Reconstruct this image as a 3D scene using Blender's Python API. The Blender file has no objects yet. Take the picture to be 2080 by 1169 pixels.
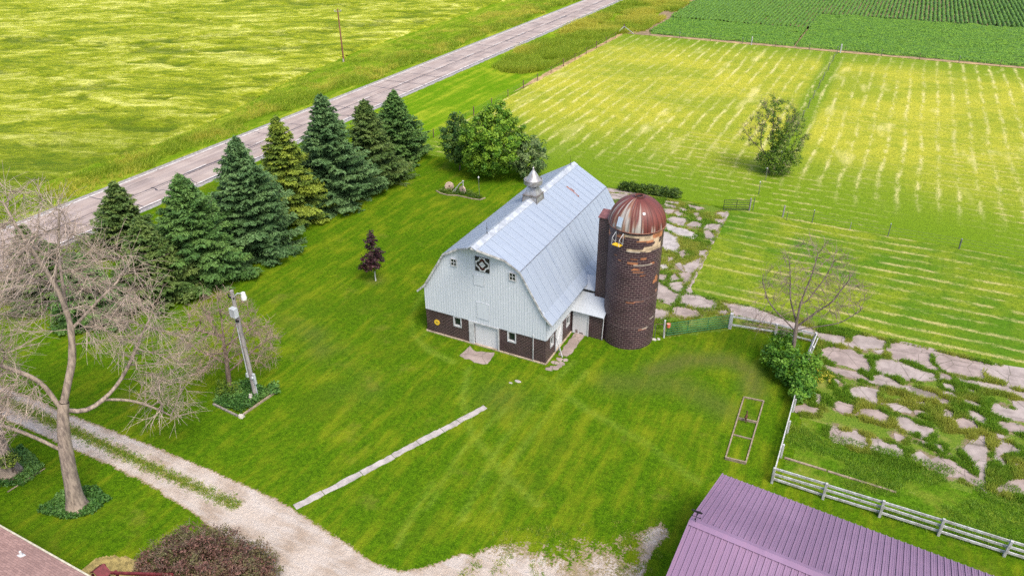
import bpy, math, random
import numpy as np
from mathutils import Vector, Matrix
R = math.radians
scene = bpy.context.scene
COL = scene.collection

# ------------------------------------------------------------------ camera
cam_d = bpy.data.cameras.new("camera"); cam = bpy.data.objects.new("camera", cam_d); COL.objects.link(cam)
CP, CR, CY = R(30.1306), R(-0.44), R(-27.0212)
_F = Vector((math.sin(CY)*math.cos(CP), math.cos(CY)*math.cos(CP), -math.sin(CP)))
_Rt = Vector((math.cos(CY), -math.sin(CY), 0)); _U = _Rt.cross(_F)
_r = _Rt*math.cos(CR) + _U*math.sin(CR); _u = -_Rt*math.sin(CR) + _U*math.cos(CR)
cam.matrix_world = Matrix(((_r.x, _u.x, -_F.x, 0), (_r.y, _u.y, -_F.y, 0), (_r.z, _u.z, -_F.z, 34.0), (0, 0, 0, 1)))
cam_d.sensor_fit = 'HORIZONTAL'; cam_d.sensor_width = 36; cam_d.lens = 1482.018/2080*36
cam_d.clip_start = 0.5; cam_d.clip_end = 6000
scene.camera = cam
# ------------------------------------------------------------------ light
SUN_EL, SUN_AZ = R(57), R(122)          # azimuth measured from +Y towards +X
world = bpy.data.worlds.new("World"); scene.world = world; world.use_nodes = True
wn = world.node_tree.nodes; wl = world.node_tree.links
bg = wn["Background"]; sky = wn.new("ShaderNodeTexSky"); sky.sky_type = 'NISHITA'; sky.sun_disc = False
sky.sun_elevation = SUN_EL; sky.sun_rotation = SUN_AZ; sky.air_density = 1.0; sky.dust_density = 3.0; sky.ozone_density = 0.6
wl.new(sky.outputs[0], bg.inputs[0]); bg.inputs[1].default_value = 0.15
sd = bpy.data.lights.new("sun", 'SUN'); sd.energy = 1.8; sd.angle = R(22); sd.color = (1.0, 0.93, 0.80)
sun = bpy.data.objects.new("sun", sd); COL.objects.link(sun)
_d = Vector((math.sin(SUN_AZ)*math.cos(SUN_EL), math.cos(SUN_AZ)*math.cos(SUN_EL), math.sin(SUN_EL)))
sun.rotation_euler = (-_d).to_track_quat('-Z', 'Y').to_euler(); sun.location = _d*200
scene.view_settings.view_transform = 'Standard'; scene.view_settings.look = 'None'
scene.view_settings.exposure = 1.22; scene.view_settings.gamma = 1.0
scene.render.engine = 'CYCLES'
try:
    scene.cycles.use_denoising = False; scene.cycles.denoiser = 'OPENIMAGEDENOISE'
    scene.cycles.denoising_prefilter = 'ACCURATE'
except Exception: pass
scene.cycles.max_bounces = 5; scene.cycles.diffuse_bounces = 3; scene.cycles.glossy_bounces = 2
scene.cycles.transmission_bounces = 3; scene.cycles.transparent_max_bounces = 4

# ------------------------------------------------------------------ helpers
rng = np.random.default_rng(7); random.seed(7)
def vnoise(x, y, s, seed=0):
    x = np.asarray(x, float)*s; y = np.asarray(y, float)*s
    xi = np.floor(x).astype(np.int64); yi = np.floor(y).astype(np.int64); fx = x-xi; fy = y-yi
    fx = fx*fx*(3-2*fx); fy = fy*fy*(3-2*fy)
    def h(a, b):
        n = (a*374761393 + b*668265263 + seed*974634777) & 0xffffffff
        n = ((n ^ (n >> 13))*1274126177) & 0xffffffff
        return ((n ^ (n >> 16)) & 0xffff)/65535.0
    return (h(xi, yi)*(1-fx)+h(xi+1, yi)*fx)*(1-fy) + (h(xi, yi+1)*(1-fx)+h(xi+1, yi+1)*fx)*fy
def fbm(x, y, s, seed=0, o=4):
    t = 0; a = .5
    for k in range(o): t = t + a*vnoise(x, y, s*2**k, seed+k*17); a *= .5
    return t/(1-.5**o)
def segdist(x, y, pts):
    d = np.full(np.shape(x), 1e9)
    for (ax, ay), (bx, by) in zip(pts[:-1], pts[1:]):
        vx, vy = bx-ax, by-ay; L = vx*vx+vy*vy+1e-9
        t = np.clip(((x-ax)*vx+(y-ay)*vy)/L, 0, 1)
        d = np.minimum(d, np.hypot(x-ax-t*vx, y-ay-t*vy))
    return d
def inpoly(x, y, pts):
    c = np.zeros(np.shape(x), bool); n = len(pts)
    for i in range(n):
        x1, y1 = pts[i]; x2, y2 = pts[(i+1) % n]
        if y1 == y2: continue
        c ^= ((y1 > y) != (y2 > y)) & (x < (x2-x1)*(y-y1)/(y2-y1)+x1)
    return c
def sdist(x, y, pts):
    d = segdist(x, y, list(pts)+[pts[0]]); return np.where(inpoly(x, y, pts), -d, d)

ORG = {}
def tag(o, label=None, cat=None, group=None, kind=None):
    if label: o['label'] = label
    if cat: o['category'] = cat
    if group: o['group'] = group
    if kind: o['kind'] = kind
    return o
def empty(name, loc, label=None, cat=None, group=None):
    o = bpy.data.objects.new(name, None); COL.objects.link(o); o.location = loc; o.empty_display_size = .3
    ORG[o.name] = Vector(loc); return tag(o, label, cat, group)
def link_mesh(name, me, mats, parent=None, org=None):
    for m in (mats if isinstance(mats, (list, tuple)) else [mats]): me.materials.append(m)
    o = bpy.data.objects.new(name, me); COL.objects.link(o)
    off = ORG[parent.name] if parent is not None else Vector(org or (0, 0, 0))
    if off.length > 0: me.transform(Matrix.Translation(-off))
    if parent is not None: o.parent = parent
    else: o.location = off
    ORG[o.name] = off; return o
class MB:
    def __init__(s): s.v = []; s.f = []; s.m = []; s.c = 0
    def add(s, vs, fs, m=0):
        b = len(s.v); s.v += [tuple(p) for p in vs]
        for f in fs: s.f.append(tuple(b+i for i in f)); s.m.append(m)
        return s
    def box(s, c, d, rz=0, m=0, M=None):
        x, y, z = d[0]/2, d[1]/2, d[2]/2
        P = [Vector((a, b, e)) for e in (-z, z) for a, b in ((-x, -y), (x, -y), (x, y), (-x, y))]
        T = (M if M is not None else Matrix.Rotation(rz, 3, 'Z'))
        return s.add([Vector(c)+T@p for p in P], [(0, 3, 2, 1), (4, 5, 6, 7), (0, 1, 5, 4), (1, 2, 6, 5), (2, 3, 7, 6), (3, 0, 4, 7)], m)
    def beam(s, a, b, w, h, m=0, up=(0, 0, 1)):
        a = Vector(a); b = Vector(b); d = b-a; L = d.length; x = d/L
        u = Vector(up)
        if abs(x.dot(u)) > .98: u = Vector((1, 0, 0))
        y = u.cross(x).normalized(); z = x.cross(y)
        M = Matrix((x, y, z)).transposed()
        return s.box((a+b)/2, (L, w, h), m=m, M=M)
    def cyl(s, a, b, r0, r1=None, n=10, m=0, caps=True):
        r1 = r0 if r1 is None else r1; a = Vector(a); b = Vector(b); x = (b-a).normalized()
        u = x.orthogonal().normalized(); w = x.cross(u); vs = []
        for p, r in ((a, r0), (b, r1)):
            for i in range(n):
                t = 2*math.pi*i/n; vs.append(p+u*(r*math.cos(t))+w*(r*math.sin(t)))
        fs = [(i, (i+1) % n, n+(i+1) % n, n+i) for i in range(n)]
        if caps: fs += [tuple(range(n-1, -1, -1)), tuple(range(n, 2*n))]
        return s.add(vs, fs, m)
    def tube(s, pts, r, n=8, m=0):
        rr = r if isinstance(r, (list, tuple)) else [r]*len(pts)
        for i in range(len(pts)-1): s.cyl(pts[i], pts[i+1], rr[i], rr[i+1], n, m)
        return s
    def lathe(s, prof, c=(0, 0, 0), n=24, m=0, cap=True):
        c = Vector(c); vs = []
        for r, z in prof:
            for i in range(n):
                t = 2*math.pi*i/n; vs.append(c+Vector((r*math.cos(t), r*math.sin(t), z)))
        fs = [(k*n+i, k*n+(i+1) % n, (k+1)*n+(i+1) % n, (k+1)*n+i) for k in range(len(prof)-1) for i in range(n)]
        if cap: fs += [tuple(range(n-1, -1, -1)), tuple(range((len(prof)-1)*n, len(prof)*n))]
        return s.add(vs, fs, m)
    def prism(s, poly, z0, z1, m=0, fn=None):
        n = len(poly); fn = fn or (lambda a, b, z: (a, b, z))
        vs = [fn(a, b, z0) for a, b in poly]+[fn(a, b, z1) for a, b in poly]
        return s.add(vs, [tuple(range(n-1, -1, -1)), tuple(range(n, 2*n))]+[(i, (i+1) % n, n+(i+1) % n, n+i) for i in range(n)], m)
    def build(s, name, mats, parent=None, org=None, smooth=False, bevel=0):
        me = bpy.data.meshes.new(name); me.from_pydata(s.v, [], s.f)
        me.polygons.foreach_set('material_index', s.m)
        if smooth: me.polygons.foreach_set('use_smooth', [True]*len(s.f))
        me.update(); o = link_mesh(name, me, mats, parent, org)
        if smooth:
            try: me.set_sharp_from_angle(angle=R(40))
            except Exception: pass
        if bevel:
            b = o.modifiers.new('bevel', 'BEVEL'); b.width = bevel; b.segments = 2; b.limit_method = 'ANGLE'
        return o
def np_obj(name, V, F, mats, parent=None, org=None, attrs=None, smooth=False, fmat=None):
    """V (n,3), F (m,k) fast mesh; attrs: name -> per-vertex float array"""
    V = np.asarray(V, np.float32); F = np.asarray(F, np.int32); k = F.shape[1]
    me = bpy.data.meshes.new(name)
    me.vertices.add(len(V)); me.vertices.foreach_set('co', V.ravel())
    me.loops.add(F.size); me.loops.foreach_set('vertex_index', F.ravel())
    me.polygons.add(len(F)); me.polygons.foreach_set('loop_start', np.arange(len(F), dtype=np.int32)*k)
    try: me.polygons.foreach_set('loop_total', np.full(len(F), k, np.int32))
    except Exception: pass
    if smooth: me.polygons.foreach_set('use_smooth', np.ones(len(F), bool))
    if fmat is not None: me.polygons.foreach_set('material_index', np.asarray(fmat, np.int32))
    for a, d in (attrs or {}).items():
        if np.ndim(d) == 2:
            at = me.attributes.new(a, 'FLOAT_COLOR', 'POINT'); at.data.foreach_set('color', np.asarray(d, np.float32).ravel())
        else:
            at = me.attributes.new(a, 'FLOAT', 'POINT'); at.data.foreach_set('value', np.asarray(d, np.float32))
    me.update(calc_edges=True); me.validate()
    return link_mesh(name, me, mats, parent, org)
def grid(x0, x1, y0, y1, st):
    nx = int(round((x1-x0)/st))+1; ny = int(round((y1-y0)/st))+1
    X, Y = np.meshgrid(np.linspace(x0, x1, nx), np.linspace(y0, y1, ny))
    i = np.arange(nx*ny).reshape(ny, nx)
    F = np.stack([i[:-1, :-1], i[:-1, 1:], i[1:, 1:], i[1:, :-1]], -1).reshape(-1, 4)
    return X.ravel(), Y.ravel(), F
def keep(V, F, mask, attrs=None):
    """drop faces whose mask is False, compact vertices"""
    F = F[mask]; u, inv = np.unique(F, return_inverse=True)
    return V[u], inv.reshape(F.shape), {k: a[u] for k, a in (attrs or {}).items()}

# ------------------------------------------------------------------ materials
class NT:
    def __init__(s, name):
        s.mat = bpy.data.materials.new(name); s.mat.use_nodes = True; s.t = s.mat.node_tree
        s.b = s.t.nodes['Principled BSDF']; s.b.inputs['Specular IOR Level'].default_value = .3
    def n(s, typ, **kw):
        nd = s.t.nodes.new(typ)
        for k, v in kw.items(): setattr(nd, k, v)
        return nd
    def set(s, sock, v):
        if hasattr(v, 'is_output') or isinstance(v, bpy.types.NodeSocket): s.t.links.new(v, sock)
        elif isinstance(v, (tuple, list)) and len(v) == 3 and sock.type == 'RGBA': sock.default_value = (*v, 1)
        else: sock.default_value = v
    def pos(s): return s.n('ShaderNodeNewGeometry').outputs['Position']
    def obj(s): return s.n('ShaderNodeTexCoord').outputs['Object']
    def nor(s): return s.n('ShaderNodeNewGeometry').outputs['True Normal']
    def map(s, v, sc=(1, 1, 1), loc=(0, 0, 0), rot=(0, 0, 0)):
        m = s.n('ShaderNodeMapping'); s.set(m.inputs['Vector'], v); m.inputs['Scale'].default_value = sc
        m.inputs['Location'].default_value = loc; m.inputs['Rotation'].default_value = rot; return m.outputs[0]
    def noise(s, v, sc, det=3, rough=.55, dist=0):
        m = s.n('ShaderNodeTexNoise'); s.set(m.inputs['Vector'], v); m.inputs['Scale'].default_value = sc
        m.inputs['Detail'].default_value = det; m.inputs['Roughness'].default_value = rough; m.inputs['Distortion'].default_value = dist
        return m.outputs['Fac']
    def vor(s, v, sc, out='Distance', feat='F1'):
        m = s.n('ShaderNodeTexVoronoi', feature=feat); s.set(m.inputs['Vector'], v); m.inputs['Scale'].default_value = sc; return m.outputs[out]
    def m(s, op, a, b=None, c=None, clamp=False):
        m = s.n('ShaderNodeMath', operation=op, use_clamp=clamp); s.set(m.inputs[0], a)
        if b is not None: s.set(m.inputs[1], b)
        if c is not None: s.set(m.inputs[2], c)
        return m.outputs[0]
    def rng(s, v, a, b, c=0., d=1., smooth=True):
        m = s.n('ShaderNodeMapRange', interpolation_type='SMOOTHSTEP' if smooth else 'LINEAR'); s.set(m.inputs[0], v)
        for i, q in enumerate((a, b, c, d)): s.set(m.inputs[i+1], q)
        return m.outputs[0]
    def mix(s, f, a, b, bt='MIX'):
        m = s.n('ShaderNodeMix', data_type='RGBA', blend_type=bt, clamp_factor=True)
        s.set(m.inputs[0], f); s.set(m.inputs[6], a); s.set(m.inputs[7], b); return m.outputs[2]
    def attr(s, name, out='Fac'): return s.n('ShaderNodeAttribute', attribute_name=name).outputs[out]
    def sep(s, v):
        m = s.n('ShaderNodeSeparateXYZ'); s.set(m.inputs[0], v); return m.outputs
    def comb(s, x, y, z=0.):
        m = s.n('ShaderNodeCombineXYZ')
        for i, q in enumerate((x, y, z)): s.set(m.inputs[i], q)
        return m.outputs[0]
    def bump(s, h, st=.5, d=.05):
        m = s.n('ShaderNodeBump'); m.inputs['Strength'].default_value = st; m.inputs['Distance'].default_value = d
        s.set(m.inputs['Height'], h); s.set(s.b.inputs['Normal'], m.outputs[0]); return m.outputs[0]
    def out(s, col, rough=.85, metal=0.):
        s.set(s.b.inputs['Base Color'], col); s.set(s.b.inputs['Roughness'], rough); s.set(s.b.inputs['Metallic'], metal); return s.mat
def plain(name, c, var=.25, sc=3, rough=.75, metal=0, bump=.2, bd=.01, c2=None, stretch=(1, 1, 1)):
    t = NT(name); v = t.map(t.obj(), stretch); a = t.noise(v, sc, 4); b = t.noise(v, sc*7, 3)
    dk = c2 or tuple(x*(1-var*1.6) for x in c); lt = tuple(min(1, x*(1+var*.6)) for x in c)
    col = t.mix(t.rng(t.m('ADD', t.m('MULTIPLY', a, .6), t.m('MULTIPLY', b, .4)), .35, .65), dk, lt)
    if bump: t.bump(b, bump, bd)
    return t.out(col, rough, metal)
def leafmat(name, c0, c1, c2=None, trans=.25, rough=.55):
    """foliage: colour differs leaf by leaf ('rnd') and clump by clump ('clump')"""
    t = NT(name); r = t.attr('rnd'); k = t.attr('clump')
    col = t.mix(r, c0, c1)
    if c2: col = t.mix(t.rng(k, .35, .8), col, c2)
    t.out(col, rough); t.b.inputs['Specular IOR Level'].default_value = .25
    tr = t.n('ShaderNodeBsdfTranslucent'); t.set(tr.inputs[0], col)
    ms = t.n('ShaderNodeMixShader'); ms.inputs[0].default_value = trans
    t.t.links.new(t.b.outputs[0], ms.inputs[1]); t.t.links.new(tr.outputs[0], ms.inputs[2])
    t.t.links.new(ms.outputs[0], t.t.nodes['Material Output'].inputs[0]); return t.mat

# ================================================================== SETTING
def turf(name, dark, mid, yel, big=.1, seedloc=(0, 0, 0), streak=None, tracks=False, bare=None, amount=.5, over=None):
    t = NT(name); p = t.map(t.pos(), loc=seedloc)
    A = t.noise(p, big, 4, .6); B = t.noise(p, .55, 4, .6); C = t.noise(p, 3.2, 4, .65); D = t.noise(p, 11, 3, .7)
    col = t.mix(t.rng(t.m('ADD', t.m('MULTIPLY', C, .5), t.m('MULTIPLY', D, .5)), .36, .66), dark, mid)
    k = t.m('ADD', t.m('MULTIPLY', A, .55), t.m('MULTIPLY', B, .45))
    if streak:
        S = t.noise(t.map(t.pos(), streak), 1.0, 3, .6); k = t.m('ADD', t.m('MULTIPLY', k, .55), t.m('MULTIPLY', S, .45))
    col = t.mix(t.m('MULTIPLY', t.rng(k, .44, .66), amount), col, yel)
    col = t.mix(t.m('MULTIPLY', t.rng(D, .6, .78), .45), col, tuple(min(1, x*1.5) for x in yel))
    if tracks:
        O = t.noise(t.map(t.pos(), loc=(31, 7, 2)), .13, 4, .65); col = t.mix(t.m('MULTIPLY', t.rng(O, .52, .70), .35), col, (.055, .088, .006)); O2 = t.noise(t.map(t.pos(), loc=(3, 57, 2)), .32, 4, .65); col = t.mix(t.m('MULTIPLY', t.rng(O2, .57, .72), .3), col, (.16, .15, .025))
    if bare:
        col = t.mix(t.m('MULTIPLY', t.rng(t.m('ADD', t.m('MULTIPLY', B, .6), t.m('MULTIPLY', C, .4)), .6, .72), .5), col, bare)
    if tracks:
        tr = t.attr('track'); dr = t.attr('dull')
        col = t.mix(t.m('MULTIPLY', tr, t.rng(C, .25, .6, .25, .75)), col, (.20, .27, .035))
        col = t.mix(t.m('MULTIPLY', dr, t.rng(C, .2, .7, .35, .9)), col, (.085, .088, .024))
    if over: col = over(t, col)
    t.bump(t.m('ADD', t.m('MULTIPLY', D, .6), C), .7, .16)
    t.b.inputs['Specular IOR Level'].default_value = .0
    return t.out(col, .95)
G_D, G_M, G_Y = (.028, .066, .003), (.074, .152, .0042), (.178, .198, .010)
M_ground = turf('grassland', (.05, .10, .005), (.11, .19, .008), (.2, .24, .02))
M_lawn = turf('lawn_turf', G_D, G_M, G_Y, tracks=True, amount=.62, streak=(1.3, .22, 1))
# ---- ground sheet to the horizon
X, Y, F = grid(-2600, 2600, -2600, 2600, 650)
o = np_obj('ground', np.stack([X, Y, X*0-.02], -1), F, M_ground); tag(o, kind='structure')
# ---- lawn round the farmstead
X, Y, F = grid(-72, 45, -20, 84, .3)
inn = (X > -56.5) & (Y > 58.6) & (X > -26) & (Y < 79) | (X > -11.5) & (Y > 58.6) | (Y > 79.4) & (X > -56.2)
V = np.stack([X, Y, X*0+.004], -1)
TR = [([(-34.0, 50.5), (-33.2, 46.5), (-32.3, 44), (-30.6, 41.6), (-28, 40.2), (-25.5, 39.7)], .22), ([(-33.2, 50.5), (-31.9, 46.5), (-31, 44), (-29.6, 42)], .18),
      ([(-24, 39.5), (-22.5, 36), (-20, 33), (-16, 30.5), (-12, 28.6)], .22), ([(-17, 44), (-17.6, 38), (-17.8, 33), (-17, 27), (-16.2, 24)], .2),
      ([(-15.6, 43.2), (-16.2, 37), (-16.4, 32), (-15.4, 27), (-14.8, 24.5)], .2), ([(-18.5, 41), (-14, 39), (-9, 37.5), (-5, 35.5)], .25), ([(-20, 28), (-19.6, 24.5), (-19, 21.5)], .16),
      ([(-19.2, 36.5), (-19.8, 31), (-19.2, 26)], .15), ([(-3, 53), (-4.2, 50), (-4.4, 47.5), (-3.4, 45.6)], .14)]
tr = np.zeros(len(X))
for pts, w in TR: tr = np.maximum(tr, .5*np.exp(-(segdist(X, Y, pts)/(w*1.25))**2)*(.25+.75*vnoise(X, Y, .35, 3)))
tr = np.where(tr > .04, tr, 0)
dull = np.maximum.reduce([.9*np.exp(-(segdist(X, Y, [(-11, 45.5), (-9, 48.2), (-6, 49.6), (-4.2, 48.8), (-3.6, 46.5)])/1.0)**2),
      .55*np.exp(-(segdist(X, Y, [(-13.5, 42.8), (-9, 44.8), (-5, 43.5)])/1.3)**2), .6*np.exp(-(segdist(X, Y, [(-42, 40), (-30, 33.5)])/1.6)**2)*vnoise(X, Y, .5, 5),
      .7*np.exp(-(segdist(X, Y, [(-55, 57), (-53, 66), (-55, 76)])/1.1)**2), .8*np.exp(-(np.hypot(X+38.8, Y-47.7)/.75)**2), .45*np.exp(-(np.hypot(X+20, Y-37.4)/2.)**2)])  # patches blended towards dull olive; brown ground beside the spruces
V, F, at = keep(V, F, ~inn[F].all(1), {'track': tr, 'dull': dull})
o = np_obj('lawn', V, F, M_lawn, attrs=at); tag(o, kind='structure')

# ---- mown pastures with hay lines
def pasture_mat(name, near):
    t = NT(name); p = t.pos(); s = t.sep(p)
    A = t.noise(p, .06, 3); B = t.noise(p, .4, 4, .6); C = t.noise(p, 2.6, 4, .65); D = t.noise(p, 9, 3, .7)
    gy = t.rng(t.m('ADD', t.m('MULTIPLY', A, .6), t.m('MULTIPLY', B, .4)), .38, .62)
    if near: a, b = (.06, .135, .005), (.165, .205, .012)
    else: a, b = (.105, .175, .006), (.33, .315, .03)
    if not near:   # greener towards the near headland and the edges
        far = t.rng(s[1], 82., 112.); gy = t.m('MULTIPLY', t.m('ADD', t.m('MULTIPLY', gy, .6), .4), far)
        gy = t.m('MULTIPLY', gy, t.rng(s[1], 166., 152., .15, 1.))
        gy = t.m('MULTIPLY', gy, t.rng(t.m('ABSOLUTE', t.m('ADD', s[0], 9.9)), .9, 2.6, .1, 1.))
    col = t.mix(gy, a, b)
    col = t.mix(t.rng(t.m('ADD', t.m('MULTIPLY', C, .5), t.m('MULTIPLY', D, .5)), .56, .3), col, tuple(x*.55 for x in a))
    xs = t.m('ADD', s[0], t.m('MULTIPLY', t.m('SUBTRACT', t.noise(p, .05, 2), .5), 1.6))
    ys = t.m('ADD', s[1], t.m('MULTIPLY', t.m('SUBTRACT', t.noise(p, .05, 2), .5), 1.6))
    def lines(c, sp, w):
        f = t.m('ABSOLUTE', t.m('SUBTRACT', t.m('FRACT', t.m('DIVIDE', c, sp)), .5))
        return t.rng(t.m('ADD', f, t.m('MULTIPLY', t.m('SUBTRACT', t.m('ADD', t.m('MULTIPLY', C, .45), t.m('MULTIPLY', D, .55)), .5), .95)), .5-w, .56)
    hay = (.43, .345, .16)
    ly = lines(ys, 1.65, .24); lx = lines(xs, 2.15, .22)
    brk = t.rng(t.noise(t.map(p, (.35, 1, 1) if near else (1, .35, 1)), .8, 5, .75), .42, .60); brk2 = t.rng(t.noise(t.map(p, loc=(40, 9, 3)), .7, 4, .7), .42, .62)
    if near:
        col = t.mix(t.m('MULTIPLY', t.m('MULTIPLY', ly, brk), t.rng(s[0], -11.5, -4., .4, .75)), col, hay)
    else:
        zone = t.rng(t.noise(p, .035, 2), .38, .58)
        hy = (.50, .44, .2)
        col = t.mix(t.m('MULTIPLY', t.m('MULTIPLY', lx, brk), t.m('MULTIPLY', t.m('ADD', t.m('MULTIPLY', zone, .5), .35), t.rng(s[1], 84., 95.))), col, hy)
        col = t.mix(t.m('MULTIPLY', t.m('MULTIPLY', ly, brk2), t.m('MULTIPLY', t.m('SUBTRACT', 1., zone), t.rng(s[1], 128., 92., .25, .75))), col, hay)
        bl = t.rng(t.noise(t.map(p, (1, .3, 1)), .22, 3), .58, .72)
        col = t.mix(t.m('MULTIPLY', bl, t.m('MULTIPLY', far, .4)), col, (.55, .48, .2))
    t.bump(t.m('ADD', t.m('MULTIPLY', D, .5), C), .8, .15); t.b.inputs['Specular IOR Level'].default_value = .06
    return t.out(col, .9)
M_pf, M_pn = pasture_mat('mown_hay_stubble', False), pasture_mat('mown_hay_rows', True)
o = MB().add([(-56.2, 79.3, .008), (60, 79.3, .008), (60, 168, .008), (-56.2, 168, .008)], [(0, 1, 2, 3)]).build('field', M_pf); tag(o, kind='structure')
o = MB().add([(-11.9, 58.4, .008), (14.6, 58.4, .008), (60, 58.2, .008), (60, 79.3, .008), (-12.3, 79.3, .008)], [(0, 1, 2, 3, 4)]).build('paddock_field', M_pn); tag(o, kind='structure')

# ---- road
t = NT('worn_concrete_paving'); p = t.pos(); s = t.sep(p)
A = t.noise(p, .35, 4); B = t.noise(p, 5, 4, .7); C = t.noise(t.map(p, (2.2, .05, 1)), 1, 3)
col = t.mix(t.rng(t.m('ADD', t.m('MULTIPLY', A, .5), t.m('MULTIPLY', C, .5)), .35, .65), (.225, .173, .152), (.325, .267, .237))
col = t.mix(t.m('MULTIPLY', t.rng(B, .55, .75), .35), col, (.15, .12, .118))
sl = t.rng(t.m('ABSOLUTE', t.m('SUBTRACT', t.m('ABSOLUTE', t.m('ADD', s[0], 77.4)), 1.7)), .1, .9, .35, 0.)   # wheel paths
col = t.mix(sl, col, (.18, .145, .14)); PT = t.noise(t.map(p, (.5, .12, 1), loc=(5, 3, 0)), 1, 1); col = t.mix(t.m('MULTIPLY', t.rng(PT, .60, .63), .35), col, (.15, .125, .12)); t.bump(B, .3, .01)
M_road = t.out(col, .85)
M_shoulder = plain('grey_shoulder_gravel', (.25, .235, .225), .3, 2.5, .95, bump=.6, bd=.03)
M_line = plain('worn_white_paint', (.55, .54, .52), .35, 1.2, .7)
M_tar = plain('tar_crack_filler', (.075, .06, .065), .4, 3, .6)
xs = np.arange(-60, 900, 6.0)
o = MB().add([(-81.95, -200, .01), (-72.95, -200, .01), (-72.95, 1500, .01), (-81.95, 1500, .01)], [(0, 1, 2, 3)]).build('road', M_road); tag(o, kind='structure')
mb = MB()
for xa, xb in ((-82.75, -81.95), (-72.95, -72.15)):
    ys = np.arange(-60, 420, .5); n = len(ys); jl = (fbm(ys, ys*0, 1.3, 4)-.5)*.45
    P = [(xa+(j if xa < -80 else 0), y, .008) for y, j in zip(ys, jl)]+[(xb+(j if xa > -80 else 0), y, .008) for y, j in zip(ys, jl)]
    mb.add(P, [(i, n+i, n+i+1, i+1) for i in range(n-1)])
o = mb.build('road_shoulder', M_shoulder); tag(o, kind='structure')
mb = MB()
for xc in (-81.72, -73.3):
    y = -40.
    while y < 420:
        L = rng.uniform(5.2, 6.4)
        mb.add([(xc-.085, y, .014), (xc+.085, y, .014), (xc+.085, y+L-.25, .014), (xc-.085, y+L-.25, .014)], [(0, 1, 2, 3)]); y += L
for y in np.arange(-36, 420, 12.0):
    mb.add([(-77.62, y, .014), (-77.5, y, .014), (-77.5, y+3.4, .014), (-77.62, y+3.4, .014)], [(0, 1, 2, 3)])
o = mb.build('road_marking', M_line); tag(o, kind='structure')
mb = MB()
def ribbon(pts, w):
    n = len(pts); P = np.array(pts, float); d = np.gradient(P, axis=0); d /= np.linalg.norm(d, axis=1)[:, None]+1e-9
    q = np.stack([-d[:, 1], d[:, 0]], -1); w = np.asarray(w)*np.ones(n)
    a = P+q*w[:, None]/2; b = P-q*w[:, None]/2
    mb.add([(x, y, .018) for x, y in a]+[(x, y, .018) for x, y in b], [(i, n+i, n+i+1, i+1) for i in range(n-1)])
for y in np.arange(-30, 330, 5.6):
    y += rng.uniform(-1.2, 1.2); x0 = rng.choice([-81.7, -81.7, -77.4]); x1 = rng.choice([-73.3, -73.3, -77.4])
    if x1-x0 < 1.5: x0, x1 = -81.7, -78.2+rng.uniform(0, 3)
    xx = np.linspace(x0, x1, 14); j = np.cumsum(rng.normal(0, .13, 14))
    ribbon(list(zip(xx, y+j)), rng.uniform(.10, .22)*(.5+rng.random(14)))
    if rng.random() < .3:
        for k in range(3):
            yy = y+np.cumsum(rng.normal(0.12, .2, 8)); ribbon(list(zip(np.linspace(x1-rng.uniform(.4, 2), x1-.1, 8), yy+k*.2)), .07)
for xc, w in ((-77.15, .2), (-73.02, .16), (-76.7, .07)):
    ys = np.arange(-40, 420, 1.1); ribbon(list(zip(xc+(fbm(ys, ys*0+xc, .6, 9)-.5)*.35, ys)), w*1.2*(.35+1.1*vnoise(ys, ys*0, .5, 2)))
for y in np.arange(-30, 300, 9):
    x0 = rng.uniform(-80.8, -75); L = rng.uniform(2, 7); ys = np.arange(y, y+L, .5); ribbon(list(zip(x0+(fbm(ys, ys*0+y, .7, 1)-.5)*.6, ys)), .06)
o = mb.build('road_crack_filler', M_tar); tag(o, kind='structure')

# ---- verges, hay strip
M_vg = turf('verge_grass', (.05, .115, .004), (.13, .21, .008), (.33, .33, .04), big=.08, streak=(1.1, .1, 1), amount=.7)
M_ms = turf('mown_verge', (.06, .14, .005), (.11, .20, .006), (.25, .28, .02), big=.1, streak=(.9, .06, 1), amount=.8)
o = MB().add([(-72.2, -60, .0), (-56.3, -60, .0), (-56.3, 500, .0), (-72.2, 500, .0)], [(0, 1, 2, 3)]).build('verge', M_ms); tag(o, kind='structure')

def blades(P, n, h, spread, w, lean=(0, 0), lj=.5):
    """grass blades: one tall thin triangle each, n per point"""
    N = len(P)*n; base = np.repeat(P, n, 0); h = np.repeat(h, n)*rng.uniform(.55, 1.15, N); sp = np.repeat(spread, n)
    a = rng.uniform(0, 2*np.pi, N); r = sp*np.sqrt(rng.random(N)); base = base+np.stack([r*np.cos(a), r*np.sin(a), 0*a], -1)
    d = np.stack([lean[0]+lj*rng.normal(0, 1, N), lean[1]+lj*rng.normal(0, 1, N)], -1)
    tip = base+np.stack([d[:, 0]*h*.6, d[:, 1]*h*.6, h], -1)
    q = rng.uniform(0, 2*np.pi, N); ww = np.repeat(w, n)/2
    off = np.stack([np.cos(q)*ww, np.sin(q)*ww, 0*q], -1)
    V = np.stack([base-off, base+off, tip+off*.3, tip-off*.3], 1).reshape(-1, 3)
    F = np.arange(N*4).reshape(-1, 4); rnd = np.repeat(rng.random(N), 4)
    return V, F, rnd, np.repeat(np.repeat(rng.random(len(P)), n), 4)
M_tall = leafmat('tall_grass', (.18, .29, .014), (.40, .46, .04), (.50, .47, .06), .6)
M_weed = leafmat('weeds', (.085, .20, .014), (.24, .38, .03), (.36, .38, .06), .55)
M_wheat = None
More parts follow.
